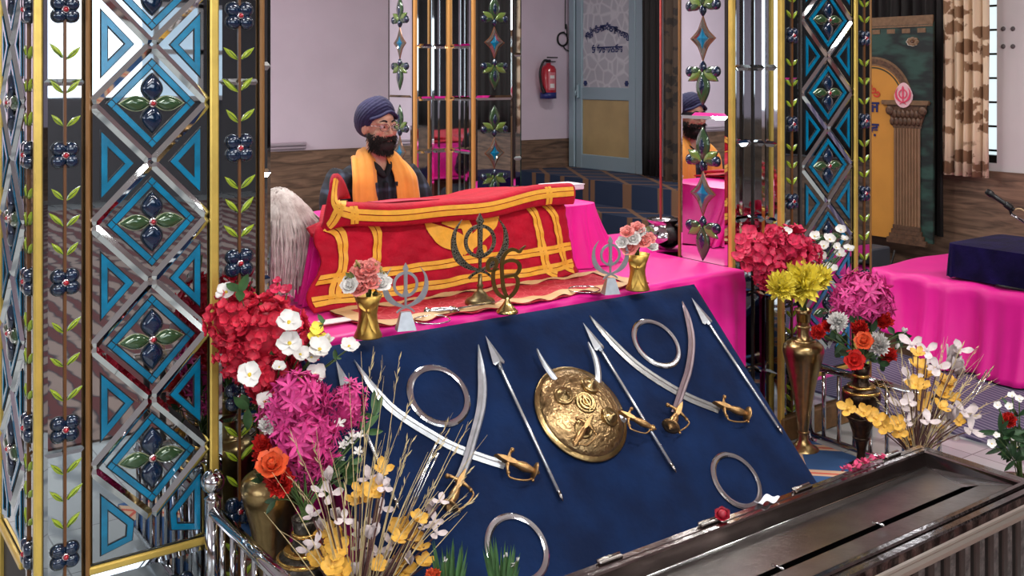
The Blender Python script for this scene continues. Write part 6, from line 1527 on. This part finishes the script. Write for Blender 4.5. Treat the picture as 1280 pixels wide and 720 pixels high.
gl_.tube([(-.008, -.091, .009), (0, -.095, .012), (.008, -.091, .009)], .0014, 6, MH)
go = gl_.build('eyeglasses', mat('spectacle_metal', (150, 140, 140), .2, 1.), per)
b = MB()
for sx in (-1, 1): b.ball((sx*.0295, -.088, .006), (.021, .0012, .0145), 16, MH)
b.build('lens', mat('lens_glass', (245, 250, 255), .02, 0, trans=1., alpha=.18), go)
# ================================================================ LIGHT and CAMERA
def area(name, loc, size, power, col=(1, 1, 1), rot=(0, 0, 0), vis=True):
    l = bpy.data.lights.new(name, 'AREA'); l.shape = 'RECTANGLE'; l.size, l.size_y = size; l.energy = power; l.color = col
    o = bpy.data.objects.new(name, l); COL.objects.link(o); o.location = loc; o.rotation_euler = rot; return o
lampm = mat('lamp_diffuser', (255, 252, 246), .4, emit=3.5)
k = 0
for (x, y, w, h, p) in ((0., -2.2, 1.2, .3, 50), (2.4, -2.2, 1.2, .3, 50), (4.6, -1.6, 1.2, .3, 30), (0., -5., 1.2, .3, 45), (3., -5., 1.2, .3, 45), (1.5, -8., 1.2, .3, 40), (2.2, 1.5, 1.2, .6, 60), (-.2, 3.6, 1.2, .3, 110), (5., 2.4, 1.2, .3, 28)):
    t = thing('ceiling_light', ['white ceiling tube fitting of the hall, seen only in the mirrors', 'white canopy light above the book stand'][1 if (x, y) == (2.2, 1.5) else 0], 'ceiling light', (x, y, ZC), 'ceiling lights of the hall')
    b = MB(); b.box((x, y, ZC-.02), (w+.04, h+.04, .04), bev=.008); b.build('frame', white, t)
    b = MB(); b.box((x, y, ZC-.043), (w, h, .008)); b.build('diffuser', lampm, t)
    area('lamp', (x, y, ZC-.06), (w, h), p, (1, .975, .94))
area('daylight', (.3, YF+.15, 1.9), (6.6, 1.3), 120, (.86, .93, 1), (PI/2, 0, 0))
area('daylight', (XL+.1, -2.5, 1.9), (4., 1.6), 75, (.86, .93, 1), (PI/2, 0, -PI/2))
area('daylight', (XR-.25, (wy0+wy1)/2+.1, 1.7), (.3, 1.2), 6, (.9, .95, 1), (PI/2, 0, PI/2))
w = bpy.data.worlds.new('world'); SC.world = w; w.use_nodes = True; w.node_tree.nodes['Background'].inputs[0].default_value = (.8, .88, 1, 1); w.node_tree.nodes['Background'].inputs[1].default_value = .15
cam = bpy.data.cameras.new('camera'); co = bpy.data.objects.new('camera', cam); COL.objects.link(co); SC.camera = co
cam.sensor_width = 36; cam.lens = FP/1280*36; cam.shift_y = -(360-HZ)/1280; cam.clip_start = .05
co.matrix_world = Matrix(((RT.x, 0, -FW.x, CAM.x), (RT.y, 0, -FW.y, CAM.y), (0, 1, 0, CAM.z), (0, 0, 0, 1)))
vs = SC.view_settings; vs.view_transform = 'Standard'; vs.look = 'None'; vs.exposure = .15; vs.gamma = 1; vs.use_curve_mapping = False
SC.cycles.max_bounces = 10; SC.cycles.glossy_bounces = 6; SC.cycles.use_denoising = True
